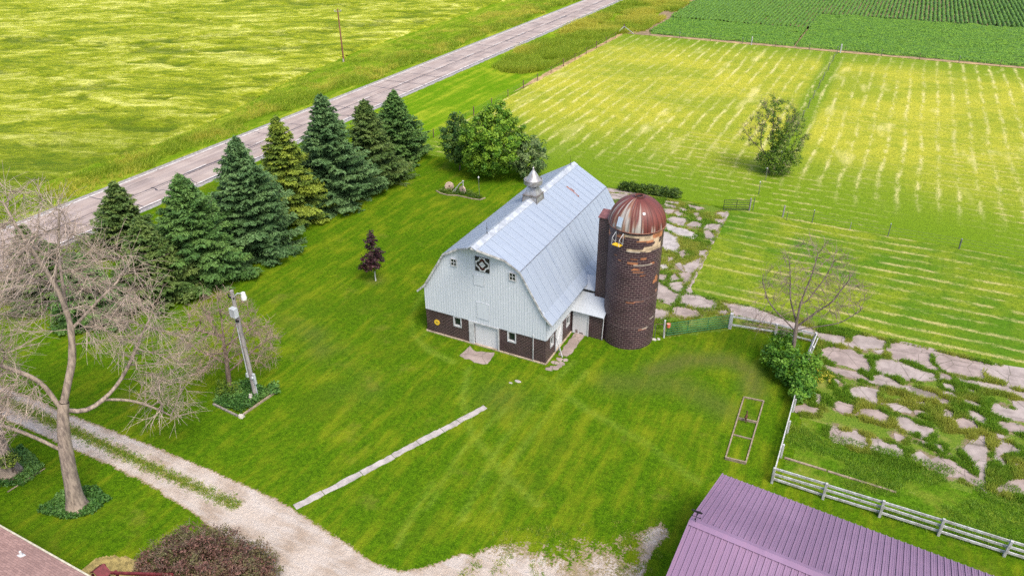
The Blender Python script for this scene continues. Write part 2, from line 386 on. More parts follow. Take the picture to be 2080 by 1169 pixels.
# verge west of the road
wheat_edge = np.array([(-89, -60), (-88.6, 40), (-88.3, 66), (-89.5, 78), (-93.6, 94), (-98.5, 122), (-100, 160), (-101.5, 220), (-102, 520)])
X, Y, F = grid(-101.5, -82.6, -10, 420, .7)
we = np.interp(Y, wheat_edge[:, 1], wheat_edge[:, 0])
prof = np.clip((-82.9-X)/2.2, 0, 1)
Z = .02+prof*(-.32*np.exp(-((X+85.6)/1.5)**2)+.4*np.clip((-86.3-X)/3, 0, 1))+prof*.5*(fbm(X, Y, .45, 21)-.4)
V = np.stack([X, Y, Z], -1); V, F, at = keep(V, F, (X > we-1.2)[F].all(1))
o = np_obj('verge_bank', V, F, M_vg, smooth=True); tag(o, kind='structure')
n = 26000; px_ = -82.7-rng.beta(1.6, 1.5, n)*15; py_ = 20+rng.random(n)**1.4*300
ok = px_ > np.interp(py_, wheat_edge[:, 1], wheat_edge[:, 0])-.8; ok &= fbm(px_, py_, .12, 31)+.25*np.clip((-84.5-px_)/3, -1, 1) > .42
P = np.stack([px_, py_, 0*px_+.1], -1)[ok]
bl = blades(P, 5, .35+.55*vnoise(P[:, 0], P[:, 1], .4, 8), np.full(len(P), .4), .05+P[:, 1]*.0006, (.5, .2), .8)
ck = np.repeat(np.clip(fbm(P[:, 0], P[:, 1], .18, 77)*1.5-.25, 0, 1), 20)
o = np_obj('tall_grass', bl[0], bl[1], M_tall, attrs={'rnd': bl[2], 'clump': ck}); tag(o, 'rough yellow green grass on the verge between road and grain field', 'grass', kind='stuff')
# unmown grass east of the road, beyond the mown strip
TG = [(-68.5, 126), (-64.5, 123.6), (-61, 123.9), (-58.4, 127), (-57.2, 137), (-57.2, 166), (-54.2, 169), (-52.4, 172), (-52.6, 185), (-55.5, 330), (-70, 330), (-71, 190), (-70.6, 140)]
n = 42000; px_ = rng.uniform(-71, -52.2, n); py_ = 123+rng.random(n)**1.5*180
ok = inpoly(px_, py_, TG) & (sdist(px_, py_, TG) < -rng.random(n)*.8); ok &= fbm(px_, py_, .2, 5) > .36
P = np.stack([px_, py_, 0*px_], -1)[ok]
bl = blades(P, 4, .55+.8*vnoise(P[:, 0], P[:, 1], .3, 8), np.full(len(P), .4), .08+(P[:, 1]-100)*.0006, (.5, .2), .8)
ck = np.repeat(np.clip(fbm(P[:, 0], P[:, 1], .1, 78)*1.7-.25, 0, 1), 16)
o = np_obj('unmown_grass', bl[0], bl[1], M_tall, attrs={'rnd': bl[2], 'clump': ck}); tag(o, 'unmown golden green grass between the road and the pasture fence', 'grass', kind='stuff')

# ---- grain field blown by the wind
t = NT('wind_blown_grain'); p = t.pos(); k = t.attr('flat')
q = t.map(p, rot=(0, 0, R(-24)))
W1 = t.noise(t.map(q, (.06, .13, 1)), 1, 4, .6, 1.2); W2 = t.noise(t.map(q, (.26, .55, 1)), 1, 5, .66, 1.0); W3 = t.noise(t.map(q, (1.3, 3.0, 1)), 1, 4, .75, .4)
lv = t.m('ADD', t.m('MULTIPLY', W1, .46), t.m('ADD', t.m('MULTIPLY', W2, .36), t.m('MULTIPLY', W3, .18)))
col = t.mix(t.rng(lv, .40, .53), (.125, .18, .006), (.28, .315, .014)); col = t.mix(t.rng(lv, .49, .63), col, (.54, .54, .13))
s = t.sep(p); gr = t.rng(t.m('ADD', t.m('MULTIPLY', s[1], .75), t.m('MULTIPLY', s[0], -.55)), 74., 118.)     # greener, less ripe near the road corner
col = t.mix(t.m('MULTIPLY', t.m('SUBTRACT', 1., gr), .92), col, t.mix(t.rng(lv, .42, .64), (.055, .11, .003), (.145, .20, .006)))
col = t.mix(t.m('MULTIPLY', k, t.rng(W3, .35, .55, .4, .9)), col, (.07, .115, .008))
t.bump(t.m('ADD', W3, t.m('MULTIPLY', W2, 1.4)), 1., .6); t.b.inputs['Specular IOR Level'].default_value = .08; M_grain = t.out(col, .9)
X, Y, F = grid(-330, -86, 20, 420, .8)
we = np.interp(Y, wheat_edge[:, 1], wheat_edge[:, 0])
ca, sa = math.cos(R(-24)), math.sin(R(-24)); U = X*ca-Y*sa; W = X*sa+Y*ca
lod = [[(-196, 96), (-168, 105), (-150, 110), (-128, 128), (-115, 150), (-104, 170)], [(-230, 152), (-190, 160), (-160, 165), (-130, 172)], [(-300, 225), (-220, 222), (-150, 215), (-110, 240)],
       [(-175, 78), (-150, 84)], [(-140, 108), (-124, 112), (-112, 120)], [(-250, 190), (-200, 186), (-170, 196)]]
fl = np.zeros(len(X))
for i, l in enumerate(lod): fl = np.maximum(fl, np.exp(-(segdist(X+(fbm(X, Y, .06, i)-.5)*14, Y+(fbm(X, Y, .07, i+9)-.5)*14, l)/4.5)**2))
fl *= np.clip((fbm(U*.45, W, .55, 60)-.46)*9, 0, 1)
fl = np.maximum(fl, np.clip((fbm(U*.35, W, .4, 61)-.64)*14, 0, 1)*.8)
Z = .85+.7*(fbm(U*.4, W, .16, 40)-.5)+.40*(fbm(U*.5, W, .5, 41)-.5)-.6*fl
Z -= .8*np.clip(1-(we-X)/1.2, 0, 1)
V = np.stack([X, Y, Z], -1); V, F, at = keep(V, F, (X < we+.2)[F].all(1), {'flat': fl})
o = np_obj('grain_field', V, F, M_grain, attrs=at, smooth=True); tag(o, kind='structure')

# ---- bean field in rows
t = NT('bean_leaves'); p = t.pos(); C = t.noise(p, 2.3, 4, .7); D = t.noise(p, .25, 3); E_ = t.vor(p, 4.5)
col = t.mix(t.rng(C, .36, .64), (.034, .10, .004), (.105, .215, .010)); col = t.mix(t.m('MULTIPLY', t.rng(D, .55, .75), .35), col, (.12, .2, .02))
t.bump(t.m('ADD', C, E_), .9, .25); M_bean = t.out(col, .7)
M_soil = plain('field_soil', (.21, .15, .085), .3, .8, .95, bump=.5, bd=.04)
o = MB().add([(-56, 168.2, .004), (90, 168.2, .004), (90, 520, .004), (-60, 520, .004)], [(0, 1, 2, 3)]).build('bare_soil', M_soil); tag(o, kind='structure')
def rows(cs, a0, a1, swap, wid, hgt, st, wob=.0):
    VV, FF = [], []; b = 0; sp = np.array([-.5, -.3, 0, .3, .5]); hh = np.array([0, .75, 1, .75, 0])
    for c in cs:
        lo = a0(c) if callable(a0) else a0; hi = a1(c) if callable(a1) else a1
        l = np.arange(lo, hi, st); n = len(l)
        if n < 2: continue
        cc = c+wob*(fbm(l, l*0+c, .15, 3)-.5)
        ww = wid*(.72+.55*vnoise(l, l*0+c*3, .8, 5)); h = hgt*(.7+.55*vnoise(l, l*0+c*7, .9, 6))
        A = cc[:, None]+sp[None]*ww[:, None]; Z = .02+hh[None]*h[:, None]
        L = np.repeat(l[:, None], 5, 1); P = np.stack([L, A, Z] if swap else [A, L, Z], -1).reshape(-1, 3)
        i = (np.arange(n-1)[:, None]*5+np.arange(4)[None]).ravel()
        VV.append(P); FF.append(b+np.stack([i, i+1, i+6, i+5], -1)); b += n*5
    return np.concatenate(VV), np.concatenate(FF)
def y_head(x): return 190.5 if x < -18.5 else 211.
V1, F1 = rows(np.arange(-55, 90, .98), y_head, 340, False, .78, .6, .9)
V2, F2 = rows(np.arange(170.6, 190.2, .9), -54, -18.4, True, .92, .55, .9, .8)
V3, F3 = rows(np.arange(170.6, 211, .9), -18.4, 90, True, .92, .55, .9, .8)
V = np.concatenate([V1, V2, V3]); F = np.concatenate([F1, F2+len(V1), F3+len(V1)+len(V2)])
jx = rng.normal(0, .07, V.shape); jx[:, 2] *= 1.1; V = V+jx
ok = ~((V[:, 0] < -52.5+(V[:, 1]-170)*-.03+(vnoise(V[:, 0], V[:, 1], .2, 3))*2))
V, F, _ = keep(V, F, ok[F].all(1))
o = np_obj('bean_rows', V, F, M_bean, smooth=True); tag(o, 'dark green bean plants in rows beyond the far pasture fence', 'crop', kind='stuff')

# ---- gravel driveway and apron (ragged edges cut in the mesh)
def ragged(name, poly, mat, z, st, jit, holes=None, extra=None, bounds=None):
    P = np.array(poly); x0, y0 = P.min(0)-.6; x1, y1 = P.max(0)+.6
    X, Y, F = grid(x0, x1, y0, y1, st); sdv = sdist(X, Y, poly)
    m = sdv+(fbm(X, Y, 1.6, 11)-.5)*jit*2+(vnoise(X, Y, 5, 12)-.5)*jit*.7
    if extra is not None: m = np.maximum(m, extra(X, Y))
    V = np.stack([X, Y, X*0+z], -1); at = {'edge': np.clip(-sdv, 0, 5)}
    V, F, at = keep(V, F, (m < 0)[F].all(1), at)
    o = np_obj(name, V, F, mat, attrs=at); return o
DRV = [(-75, 22.0), (-54.94, 21.87), (-51.5, 21.95), (-46.9, 21.95), (-42.9, 22.2), (-38.95, 22.35), (-34.8, 22.44), (-30.56, 22.45), (-28.05, 22.42), (-26.4, 22.25), (-24.56, 21.98), (-22.1, 21.65), (-19.73, 21.28), (-18.2, 21.35), (-17.1, 22.1), (-16.5, 22.9), (-15.9, 24), (-15.4, 25.0), (-14.7, 26.06), (-13.35, 27.2), (-11.8, 28.1), (-9.8, 29.3), (-8.28, 30.25), (-7.3, 31.0), (-6.11, 31.6), (-5.5, 31.4), (-5.1, 30.5), (-4.9, 27.6), (-4.8, 10), (-20, 10), (-22, 15), (-24.05, 18.0), (-27.6, 18.65), (-30.2, 19.05), (-32.3, 19.3), (-35, 19.6), (-37.2, 19.75), (-39.9, 19.8), (-43.3, 19.7), (-48, 19.65), (-51.3, 19.6), (-75, 19.4)]
STRIP = [(-75, 20.5), (-51.6, 20.6), (-49.2, 20.85), (-45.5, 21.06), (-40.2, 21.03), (-35.3, 20.89), (-33, 20.78), (-30.9, 20.75), (-30.2, 20.7)]
def gravel_over(t, base):
    p = t.pos(); A = t.noise(p, .5, 4); B = t.noise(p, 8, 4, .75); C = t.noise(t.map(p, (.4, 1.6, 1)), 1, 4); g = t.attr('gravel')
    col = t.mix(t.rng(A, .35, .65), (.28, .222, .175), (.385, .33, .285)); col = t.mix(t.m('MULTIPLY', t.rng(C, .42, .66), .6), col, (.40, .362, .332))
    col = t.mix(t.m('MULTIPLY', t.rng(B, .50, .74), .5), col, (.185, .16, .135))
    n1 = t.noise(p, 1.7, 3, .6); n2 = t.noise(p, 6.5, 3, .6)
    k = t.m('ADD', g, t.m('ADD', t.m('MULTIPLY', t.m('SUBTRACT', n1, .5), .9), t.m('MULTIPLY', t.m('SUBTRACT', n2, .5), .9)))
    col = t.mix(t.rng(k, .78, .56), col, (.215, .17, .10))          # earthy rim of every bare patch
    return t.mix(t.rng(k, .44, .54), base, col)
M_grav = turf('gravel_and_grass', G_D, G_M, G_Y, amount=.62, streak=(1.3, .22, 1), over=gravel_over)
def gravel_sheet(name, poly, margin, z, st):
    P = np.array(poly); X, Y, F = grid(P[:, 0].min()-margin, P[:, 0].max()+margin, max(8., P[:, 1].min()-margin), P[:, 1].max()+margin, st); sdv = sdist(X, Y, poly)
    g = np.clip(.5-sdv/np.where((Y > 24) & (X > -16), 1.5, .6), -.4, 1.5)
    d = segdist(X, Y, STRIP); w = np.clip((-29.6-X)/5, 0, 1); g -= 1.0*w*np.exp(-(d/.34)**2)                       # grass between the wheel tracks
    up = 22.7+.78*(X+16.8)                                                                                         # upper rim of the apron
    ap = np.clip((X+17)/2, 0, 1)*np.clip((Y-18)/3, 0, 1)
    soft = np.clip((Y-up+2.6)/3.4, 0, 1.1)*ap; g = np.where(ap > 0, np.minimum(g, 1.5-ap*.3)-.42*soft*np.clip((-6.4-X)/2, 0, 1)-.30*soft, g)
    g -= ap*(.42*np.clip((X+13.0)/4, 0, 1)*(.35+.9*fbm(X, Y, .45, 15))-.10)*np.clip((-6.0-X)/1, .1, 1)
    g -= ap*.9*np.clip((X+6.0)/.8, 0, 1)*np.clip((30.8-Y)/2, 0, 1)                                                  # weedy strip along the shed
    g -= .36*np.exp(-(((X+10.9)/3.2)**2+((Y-26.6)/1.5)**2))+.55*np.exp(-(((X+6.4)/1.5)**2+((Y-28.0)/1.6)**2))+.3*np.exp(-(((X+8.6)/2.6)**2+((Y-24.6)/1.6)**2))
    V = np.stack([X, Y, X*0+z], -1); V, F, at = keep(V, F, (sdv+(fbm(X, Y, 1.2, 5)-.5)*.8 < margin)[F].all(1), {'gravel': g})
    o = np_obj(name, V, F, M_grav, attrs=at); tag(o, kind='structure'); return o
gravel_sheet('driveway', DRV, 1.6, .012, .14)
# ---- concrete walk, aprons, slabs of the yard
def concrete(name, c, c2):
    t = NT(name); p = t.pos(); A = t.noise(p, .9, 4, .6); B = t.noise(p, 7, 4, .75); V_ = t.vor(t.map(p, (1, 1, 0)), .42, 'Distance', 'DISTANCE_TO_EDGE')
    col = t.mix(t.rng(A, .36, .64), c2, c); col = t.mix(t.m('MULTIPLY', t.rng(B, .55, .75), .4), col, tuple(x*.6 for x in c))
    col = t.mix(t.m('MULTIPLY', t.rng(t.m('ADD', V_, t.m('MULTIPLY', t.m('SUBTRACT', B, .5), .05)), .014, .004), .7), col, (.08, .07, .05)); t.bump(B, .4, .015); return t.out(col, .92)
M_conc = concrete('old_concrete', (.285, .24, .222), (.20, .165, .15))
M_conc2 = plain('pale_concrete', (.315, .285, .272), .2, 1.6, .9, bump=.3, bd=.01)
M_conc3 = concrete('pink_grey_concrete', (.27, .215, .196), (.19, .15, .135))
mb = MB(); a = np.array((-26.45, 22.35)); b = np.array((-20.55, 36.0)); d = (b-a)/np.linalg.norm(b-a); q = np.array((-d[1], d[0]))
cuts = [0, 1.9, 4.6, 7.0, 9.0, 11.0, 12.4, 14.85]
for c0, c1 in zip(cuts[:-1], cuts[1:]):
    c0 += .04; sh = rng.uniform(-.05, .05); w = .25+rng.uniform(-.025, .025); k = np.linspace(c0, c1, 9)
    L = [tuple(a+d*u+q*(w+sh+rng.normal(0, .025))) for u in k]; Rr = [tuple(a+d*u-q*(w-sh+rng.normal(0, .025))) for u in k[::-1]]
    mb.prism(Rr[::-1][::1] and (L[::-1]+Rr[::-1]), -.03, .028+rng.uniform(0, .012))
o = mb.build('path', M_conc2); tag(o, kind='structure')
def blob(poly, sub=.35, jit=.07, sd_=0):
    out = []; n = len(poly)
    for i in range(n):
        x1, y1 = poly[i]; x2, y2 = poly[(i+1) % n]; L = math.hypot(x2-x1, y2-y1); k = max(1, int(L/sub))
        for j in range(k):
            u = j/k; out.append((x1+(x2-x1)*u+rng.normal(0, jit), y1+(y2-y1)*u+rng.normal(0, jit)))
    return out
mb = MB(); mb.prism(blob([(-25.5, 40.7), (-25.45, 42.2), (-24.6, 41.75), (-23.15, 42.3), (-22.9, 40.6), (-24, 40.45)], .3, .05), -.05, .03)
mb.prism(blob([(-18.45, 44.2), (-18.5, 48.2), (-17.55, 48.0), (-17.65, 44.4)], .3, .04), -.05, .035)
o = mb.build('pavement', M_conc3); tag(o, kind='structure')
SLABS=[[(0.18,54.2),(0.65,54.9),(1.26,55.11),(1.83,54.92),(2.36,55.05),(3.09,54.89),(3.65,54.44),(3.93,53.51),(3.94,52.65),(3.25,52.74),(2.19,53.0),(0.94,53.01),(0.32,53.34)],[(2.24,57.44),(2.85,57.93),(3.77,57.99),(4.87,57.84),(4.64,57.06),(3.88,56.21),(3.02,55.78),(2.36,56.12)],[(-0.41,56.73),(0.52,56.89),(1.81,57.12),(1.84,55.77),(1.31,55.61),(-0.07,55.51)],[(0.43,52.04),(1.03,52.25),(1.83,52.12),(2.95,52.24),(3.74,51.95),(4.02,51.59),(3.35,51.51),(2.16,51.43),(1.03,51.47)],[(4.22,52.28),(4.62,52.73),(5.38,52.6),(6.15,52.07),(6.21,51.45),(5.53,51.27),(4.19,51.43)],[(2.67,49.54),(2.95,50.16),(3.76,50.48),(4.59,50.49),(4.67,49.74),(4.6,48.93),(3.95,48.92),(3.05,48.94)],[(1.87,47.58),(2.17,47.88),(2.9,47.94),(3.26,47.89),(3.26,47.44),(2.83,46.86),(2.26,46.94)],[(5.15,49.05),(5.92,49.59),(6.8,49.19),(6.74,48.79),(5.72,48.81)],[(0.56,48.1),(0.89,48.18),(1.04,47.63),(0.96,46.9),(0.78,47.04)],[(-0.57,45.92),(0.11,46.41),(0.94,46.37),(0.85,45.8),(-0.32,45.37)],[(1.63,50.66),(1.99,50.5),(1.94,50.15),(1.72,50.21)],[(4.07,56.02),(4.67,56.41),(4.75,55.8),(4.35,55.79)],[(5.15,57.52),(5.57,58.04),(8.09,58.11),(8.03,56.29),(8.21,55.51),(7.07,55.59),(5.67,55.56),(5.3,55.9)],[(4.2,54.47),(4.57,54.8),(5.16,55.16),(6.04,55.09),(7.09,54.74),(8.45,54.57),(8.39,54.13),(7.02,53.31),(6.12,53.0),(5.1,52.85),(4.26,52.99)],[(-6.94,58.22),(-5.88,58.27),(-2.85,57.53),(-0.58,56.95),(-0.57,55.97),(-2.66,56.26),(-6.36,56.42)],[(3.57,47.59),(3.99,47.95),(4.93,48.12),(5.57,47.77),(5.32,46.71),(4.38,46.89),(3.65,47.11)],[(6.0,47.77),(6.34,48.08),(7.03,47.92),(7.35,47.51),(7.21,46.68),(6.84,46.56),(6.15,46.98)],[(7.46,47.63),(8.17,47.71),(8.25,47.19),(7.67,46.29),(7.47,46.94)],[(1.94,44.34),(2.2,44.82),(2.73,44.59),(2.81,43.35),(2.28,43.35),(2.01,43.69)],[(2.85,44.58),(3.67,44.92),(4.31,44.43),(4.3,43.63),(3.88,43.22),(3.0,43.38)],[(4.52,44.67),(4.89,44.85),(5.43,44.58),(6.09,44.71),(6.55,44.16),(6.43,43.41),(5.78,43.46),(5.13,43.33),(4.62,43.72)],[(6.04,45.96),(6.56,45.88),(6.65,45.59),(6.07,45.23)],[(7.09,44.24),(7.62,44.63),(8.13,44.25),(8.24,43.56),(7.57,43.41),(7.14,43.63)],[(7.11,49.27),(7.69,49.48),(8.08,49.16),(7.32,48.93)],[(7.52,46.02),(8.04,46.01),(8.11,45.78),(7.68,45.7)],[(8.4,46.06),(8.91,46.04),(8.9,45.52),(8.62,45.51)],[(6.35,52.12),(7.28,52.1),(8.48,52.05),(8.49,51.28),(7.46,51.08),(6.33,51.47)],[(8.21,58.11),(9.74,57.94),(11.75,57.94),(11.69,56.6),(11.8,55.48),(10.68,55.43),(9.71,55.54),(9.05,55.47),(8.39,56.37)],[(11.91,57.84),(14.54,58.27),(16.02,58.4),(15.71,55.16),(14.32,55.42),(13.21,55.35),(12.94,56.04),(12.06,55.94),(11.86,56.86)],[(10.59,54.88),(11.63,55.14),(13.05,55.27),(13.81,55.0),(14.94,54.93),(14.87,54.13),(14.23,54.27),(13.0,54.45),(11.91,54.31),(10.66,54.58)],[(8.72,54.88),(9.46,54.99),(9.62,54.56),(9.37,54.19),(8.72,54.12)],[(8.88,53.62),(9.61,53.82),(9.72,52.98),(9.04,53.13)],[(8.72,52.49),(9.44,52.76),(9.9,52.44),(9.86,52.11),(8.88,52.25)],[(8.84,51.6),(9.35,51.62),(9.42,51.28),(8.8,51.05)],[(10.05,52.13),(10.75,52.24),(11.43,51.97),(11.34,51.62),(10.35,51.66)],[(12.05,52.43),(12.45,52.78),(12.88,52.39),(14.1,52.54),(15.09,52.45),(15.03,51.85),(13.55,51.4),(12.5,51.02),(11.93,51.32)],[(12.48,50.58),(13.51,50.73),(14.2,50.45),(14.89,50.24),(14.8,49.26),(13.89,49.91),(12.72,49.72),(12.24,50.18)],[(10.49,51.05),(11.16,50.94),(11.59,50.43),(11.52,49.54),(10.98,49.84),(10.55,50.34)],[(8.95,50.29),(9.56,50.37),(9.48,49.38),(8.95,49.26)],[(9.63,49.45),(10.23,49.9),(10.83,49.76),(11.17,48.95),(9.91,48.32)],[(7.08,50.27),(7.79,50.62),(7.79,50.17),(7.25,49.97)],[(5.93,49.25),(6.56,49.41),(6.81,48.93),(6.19,48.63)],[(7.11,49.3),(7.8,49.43),(7.96,49.14),(7.27,48.87)],[(13.56,53.63),(14.19,53.79),(14.83,53.65),(14.75,52.72),(13.63,52.46)],[(10.56,53.72),(11.11,53.75),(11.02,53.31),(10.63,53.27)],[(8.55,44.18),(8.97,44.77),(9.66,44.49),(10.41,44.01),(10.87,43.65),(11.24,43.02),(10.65,43.07),(9.99,43.33),(9.3,43.11),(8.55,43.45)],[(10.19,46.14),(10.79,47.35),(11.1,48.17),(11.5,48.37),(11.51,46.92),(11.31,44.58),(11.28,43.04),(10.87,43.59),(10.96,44.41),(10.58,45.32)],[(12.06,47.32),(12.52,48.21),(13.09,48.23),(13.5,47.78),(13.38,47.46),(12.6,47.08),(12.3,46.67),(12.67,45.98),(12.37,45.53),(12.05,45.93)],[(11.98,43.39),(12.56,44.25),(13.18,44.74),(14.05,44.99),(13.92,43.45),(12.61,43.02),(12.09,42.99)],[(7.87,47.67),(8.16,47.68),(8.21,47.15),(7.88,46.85)],[(8.36,46.01),(8.83,45.98),(8.9,45.5),(8.54,45.58)],[(13.02,46.28),(13.43,46.36),(13.34,46.01),(13.07,45.94)],[(12.15,49.1),(12.57,49.04),(12.63,48.8),(12.27,48.75)],[(-17.96,71.72),(-17.63,72.04),(-16.38,71.43),(-15.43,71.44),(-14.35,70.65),(-14.44,69.89),(-15.52,69.64),(-17.27,70.4)],[(-17.62,69.79),(-17.11,69.88),(-15.83,69.07),(-15.01,66.96),(-15.04,66.28),(-15.73,65.94),(-16.66,66.43)],[(-17.8,73.04),(-17.67,74.06),(-16.27,74.1),(-16.18,72.44),(-17.46,72.28)],[(-15.6,72.72),(-15.34,73.77),(-14.35,73.63),(-14.22,72.64),(-15.34,72.39)],[(-15.22,74.93),(-14.97,75.37),(-14.6,75.08),(-14.53,74.32),(-15.03,74.4)],[(-13.83,73.43),(-13.37,73.96),(-12.39,74.28),(-12.33,72.51),(-13.65,72.46)],[(-13.38,71.13),(-12.82,71.69),(-12.31,71.21),(-12.38,70.32),(-13.11,70.53)],[(-13.71,71.99),(-13.12,72.42),(-12.87,71.66),(-13.41,71.25)],[(-13.4,77.11),(-13.03,77.61),(-12.28,77.49),(-12.27,76.37),(-12.77,76.45)],[(-13.44,75.48),(-12.25,75.75),(-12.35,74.61),(-12.97,74.77)],[(-19.11,75.81),(-18.11,75.8),(-18.07,74.83),(-18.7,74.85)],[(-19.46,77.18),(-18.01,77.02),(-18.09,76.65),(-19.22,76.61)],[(-19.62,77.97),(-18.09,78.19),(-18.13,77.65),(-19.38,77.56)],[(-16.97,78.04),(-15.44,77.94),(-15.25,77.69),(-15.99,77.17),(-16.7,77.5)],[(-17.76,76.81),(-16.46,76.61),(-17.23,76.23)],[(-17.75,74.99),(-17.54,75.58),(-16.89,75.24),(-16.86,74.45),(-17.37,74.53)],[(-15.9,75.89),(-15.39,76.3),(-15.1,75.63),(-15.5,75.28)],[(-12.86,67.07),(-12.28,67.62),(-12.19,66.35),(-12.55,66.05)],[(-13.31,63.4),(-13.06,64.27),(-12.27,65.8),(-12.11,63.5),(-12.36,62.41),(-13.03,62.56)],[(-14.65,66.07),(-14.22,66.54),(-13.94,65.11),(-14.2,64.85)],[(-14.3,63.29),(-13.98,63.69),(-13.16,62.26),(-13.8,62.67)],[(-15.63,62.26),(-15.16,62.87),(-14.74,62.21),(-15.28,61.82)],[(-15.35,64.29),(-15.0,64.59),(-14.78,64.19),(-15.06,63.66)],[(-14.88,58.73),(-14.71,58.99),(-13.71,58.35),(-12.47,57.6),(-12.4,56.81),(-12.4,55.99),(-13.2,56.09),(-14.13,56.45)],[(-12.09,57.62),(-11.83,58.08),(-10.86,58.23),(-9.72,57.96),(-9.18,57.58),(-9.24,56.6),(-10.34,56.21),(-11.36,56.35),(-11.88,56.58)],[(-12.11,55.5),(-11.27,55.75),(-10.2,55.66),(-9.96,55.01),(-10.86,54.26),(-11.89,54.21)],[(-14.25,54.45),(-13.08,54.4),(-12.51,54.52),(-12.38,53.82),(-12.74,53.03),(-13.7,52.71)],[(-13.43,63.4),(-12.3,64.15),(-12.42,62.38),(-13.01,62.47)],[(-13.46,61.69),(-12.43,62.1),(-12.21,60.67),(-12.43,60.02),(-12.97,60.83)],[(-13.8,59.18),(-13.32,59.76),(-12.83,60.01),(-12.39,59.0),(-12.46,58.11),(-13.0,58.35)],[(-13.97,60.34),(-13.89,61.48),(-13.56,60.9),(-13.14,60.56),(-13.69,59.94)],[(-15.17,60.48),(-14.52,60.8),(-14.38,59.78),(-14.81,59.57)],[(-12.07,58.98),(-11.69,59.34),(-11.36,58.65),(-11.73,58.3)],[(-8.48,56.5),(-7.98,56.9),(-7.66,56.44),(-8.32,56.12)],[(-8.44,57.94),(-7.16,58.25),(-6.8,56.56),(-7.3,56.46),(-7.62,57.24)],[(-26.28,77.11),(-24.43,77.77),(-23.56,77.73),(-23.89,76.2),(-25.2,75.56)],[(-27.18,78.59),(-23.9,78.74),(-23.69,78.13),(-26.58,77.91)],[(-24.62,75.39),(-22.48,75.54),(-21.84,74.11),(-23.67,73.65)],[(-27.68,75.27),(-25.92,76.12),(-24.92,74.35),(-26.51,73.14)]]

YARD = [(-29, 76.5), (-27.5, 79.2), (-12.2, 79), (-12.0, 58.6), (14.5, 58.5), (40, 58.3), (40, 39), (10, 41.5), (6, 42.0), (-.1, 44.3), (-.4, 50), (-.3, 55), (-6, 54.6), (-11.3, 50.5), (-13, 51), (-17, 52), (-19, 52), (-18.9, 60.5), (-22, 61.5)]
t = NT('weedy_yard_dirt'); p = t.pos(); A = t.noise(p, .35, 4, .6); B = t.noise(p, 1.6, 4, .65); C = t.noise(p, 8, 3, .7); nd = t.attr('near')
soil = t.mix(t.rng(B, .36, .62), (.23, .18, .125), (.15, .12, .07)); green = t.mix(t.rng(C, .35, .65), (.05, .10, .008), (.12, .17, .018)); green = t.mix(t.m('MULTIPLY', t.rng(A, .5, .68), .6), green, (.2, .19, .05))
k = t.m('ADD', nd, t.m('ADD', t.m('MULTIPLY', t.m('SUBTRACT', B, .5), 1.3), t.m('MULTIPLY', t.m('SUBTRACT', C, .5), .7)))
col = t.mix(t.rng(k, .38, .62), green, soil); t.bump(t.m('ADD', B, C), .7, .1); t.b.inputs['Specular IOR Level'].default_value = .06; M_yard = t.out(col, .95)
P = np.array(YARD); X, Y, F = grid(-30, 42, 38, 80, .16); sdv = sdist(X, Y, YARD); m = sdv+(fbm(X, Y, 1.6, 11)-.5)*.6+(vnoise(X, Y, 5, 12)-.5)*.2 < 0
nearv = np.full(len(X), 9.)
for s_ in SLABS:
    q = np.array(s_); w = (X > q[:, 0].min()-1) & (X < q[:, 0].max()+1) & (Y > q[:, 1].min()-1) & (Y < q[:, 1].max()+1); nearv[w] = np.minimum(nearv[w], sdist(X[w], Y[w], s_))
V = np.stack([X, Y, X*0+.012], -1); V, F, at = keep(V, F, m[F].all(1), {'near': np.clip(1-nearv/1.0, 0, 1.2)*.74})
o = np_obj('yard_ground', V, F, M_yard, attrs=at); tag(o, kind='structure')
# slabs: real thin concrete plates in the dirt
mb = MB()
for k, s_ in enumerate(SLABS):
    P = np.array(s_); c = P.mean(0); P = c+(P-c)*1.23
    if P[:, 1].mean() > 58.3 and P[:, 0].mean() > -11: P[:, 1] = np.minimum(P[:, 1], 58.6)
    m = 1 if k in (53, 54, 74) else (2 if k % 3 == 0 else 0)
    mb.prism(blob([tuple(q) for q in P], .45, .03), -.02, .028+rng.uniform(0, .022), m=m)
for q in ([(-12.2, 59), (-11.8, 59.2), (-12.3, 78), (-12.75, 78)],):
    mb.prism(blob(q, .5, .08), -.02, .03, m=2)
xs_ = [14.6, 18, 22, 27]
for a_, b_ in zip(xs_[:-1], xs_[1:]):
    for yy in (51.5, 55): mb.prism(blob([(a_+.3, yy), (b_-.1, yy-.1), (b_-.2, yy+2.8), (a_+.2, yy+3)], .4, .07), -.02, .04)
o = mb.build('concrete_pavement', [M_conc, M_conc2, M_conc3]); tag(o, kind='structure')
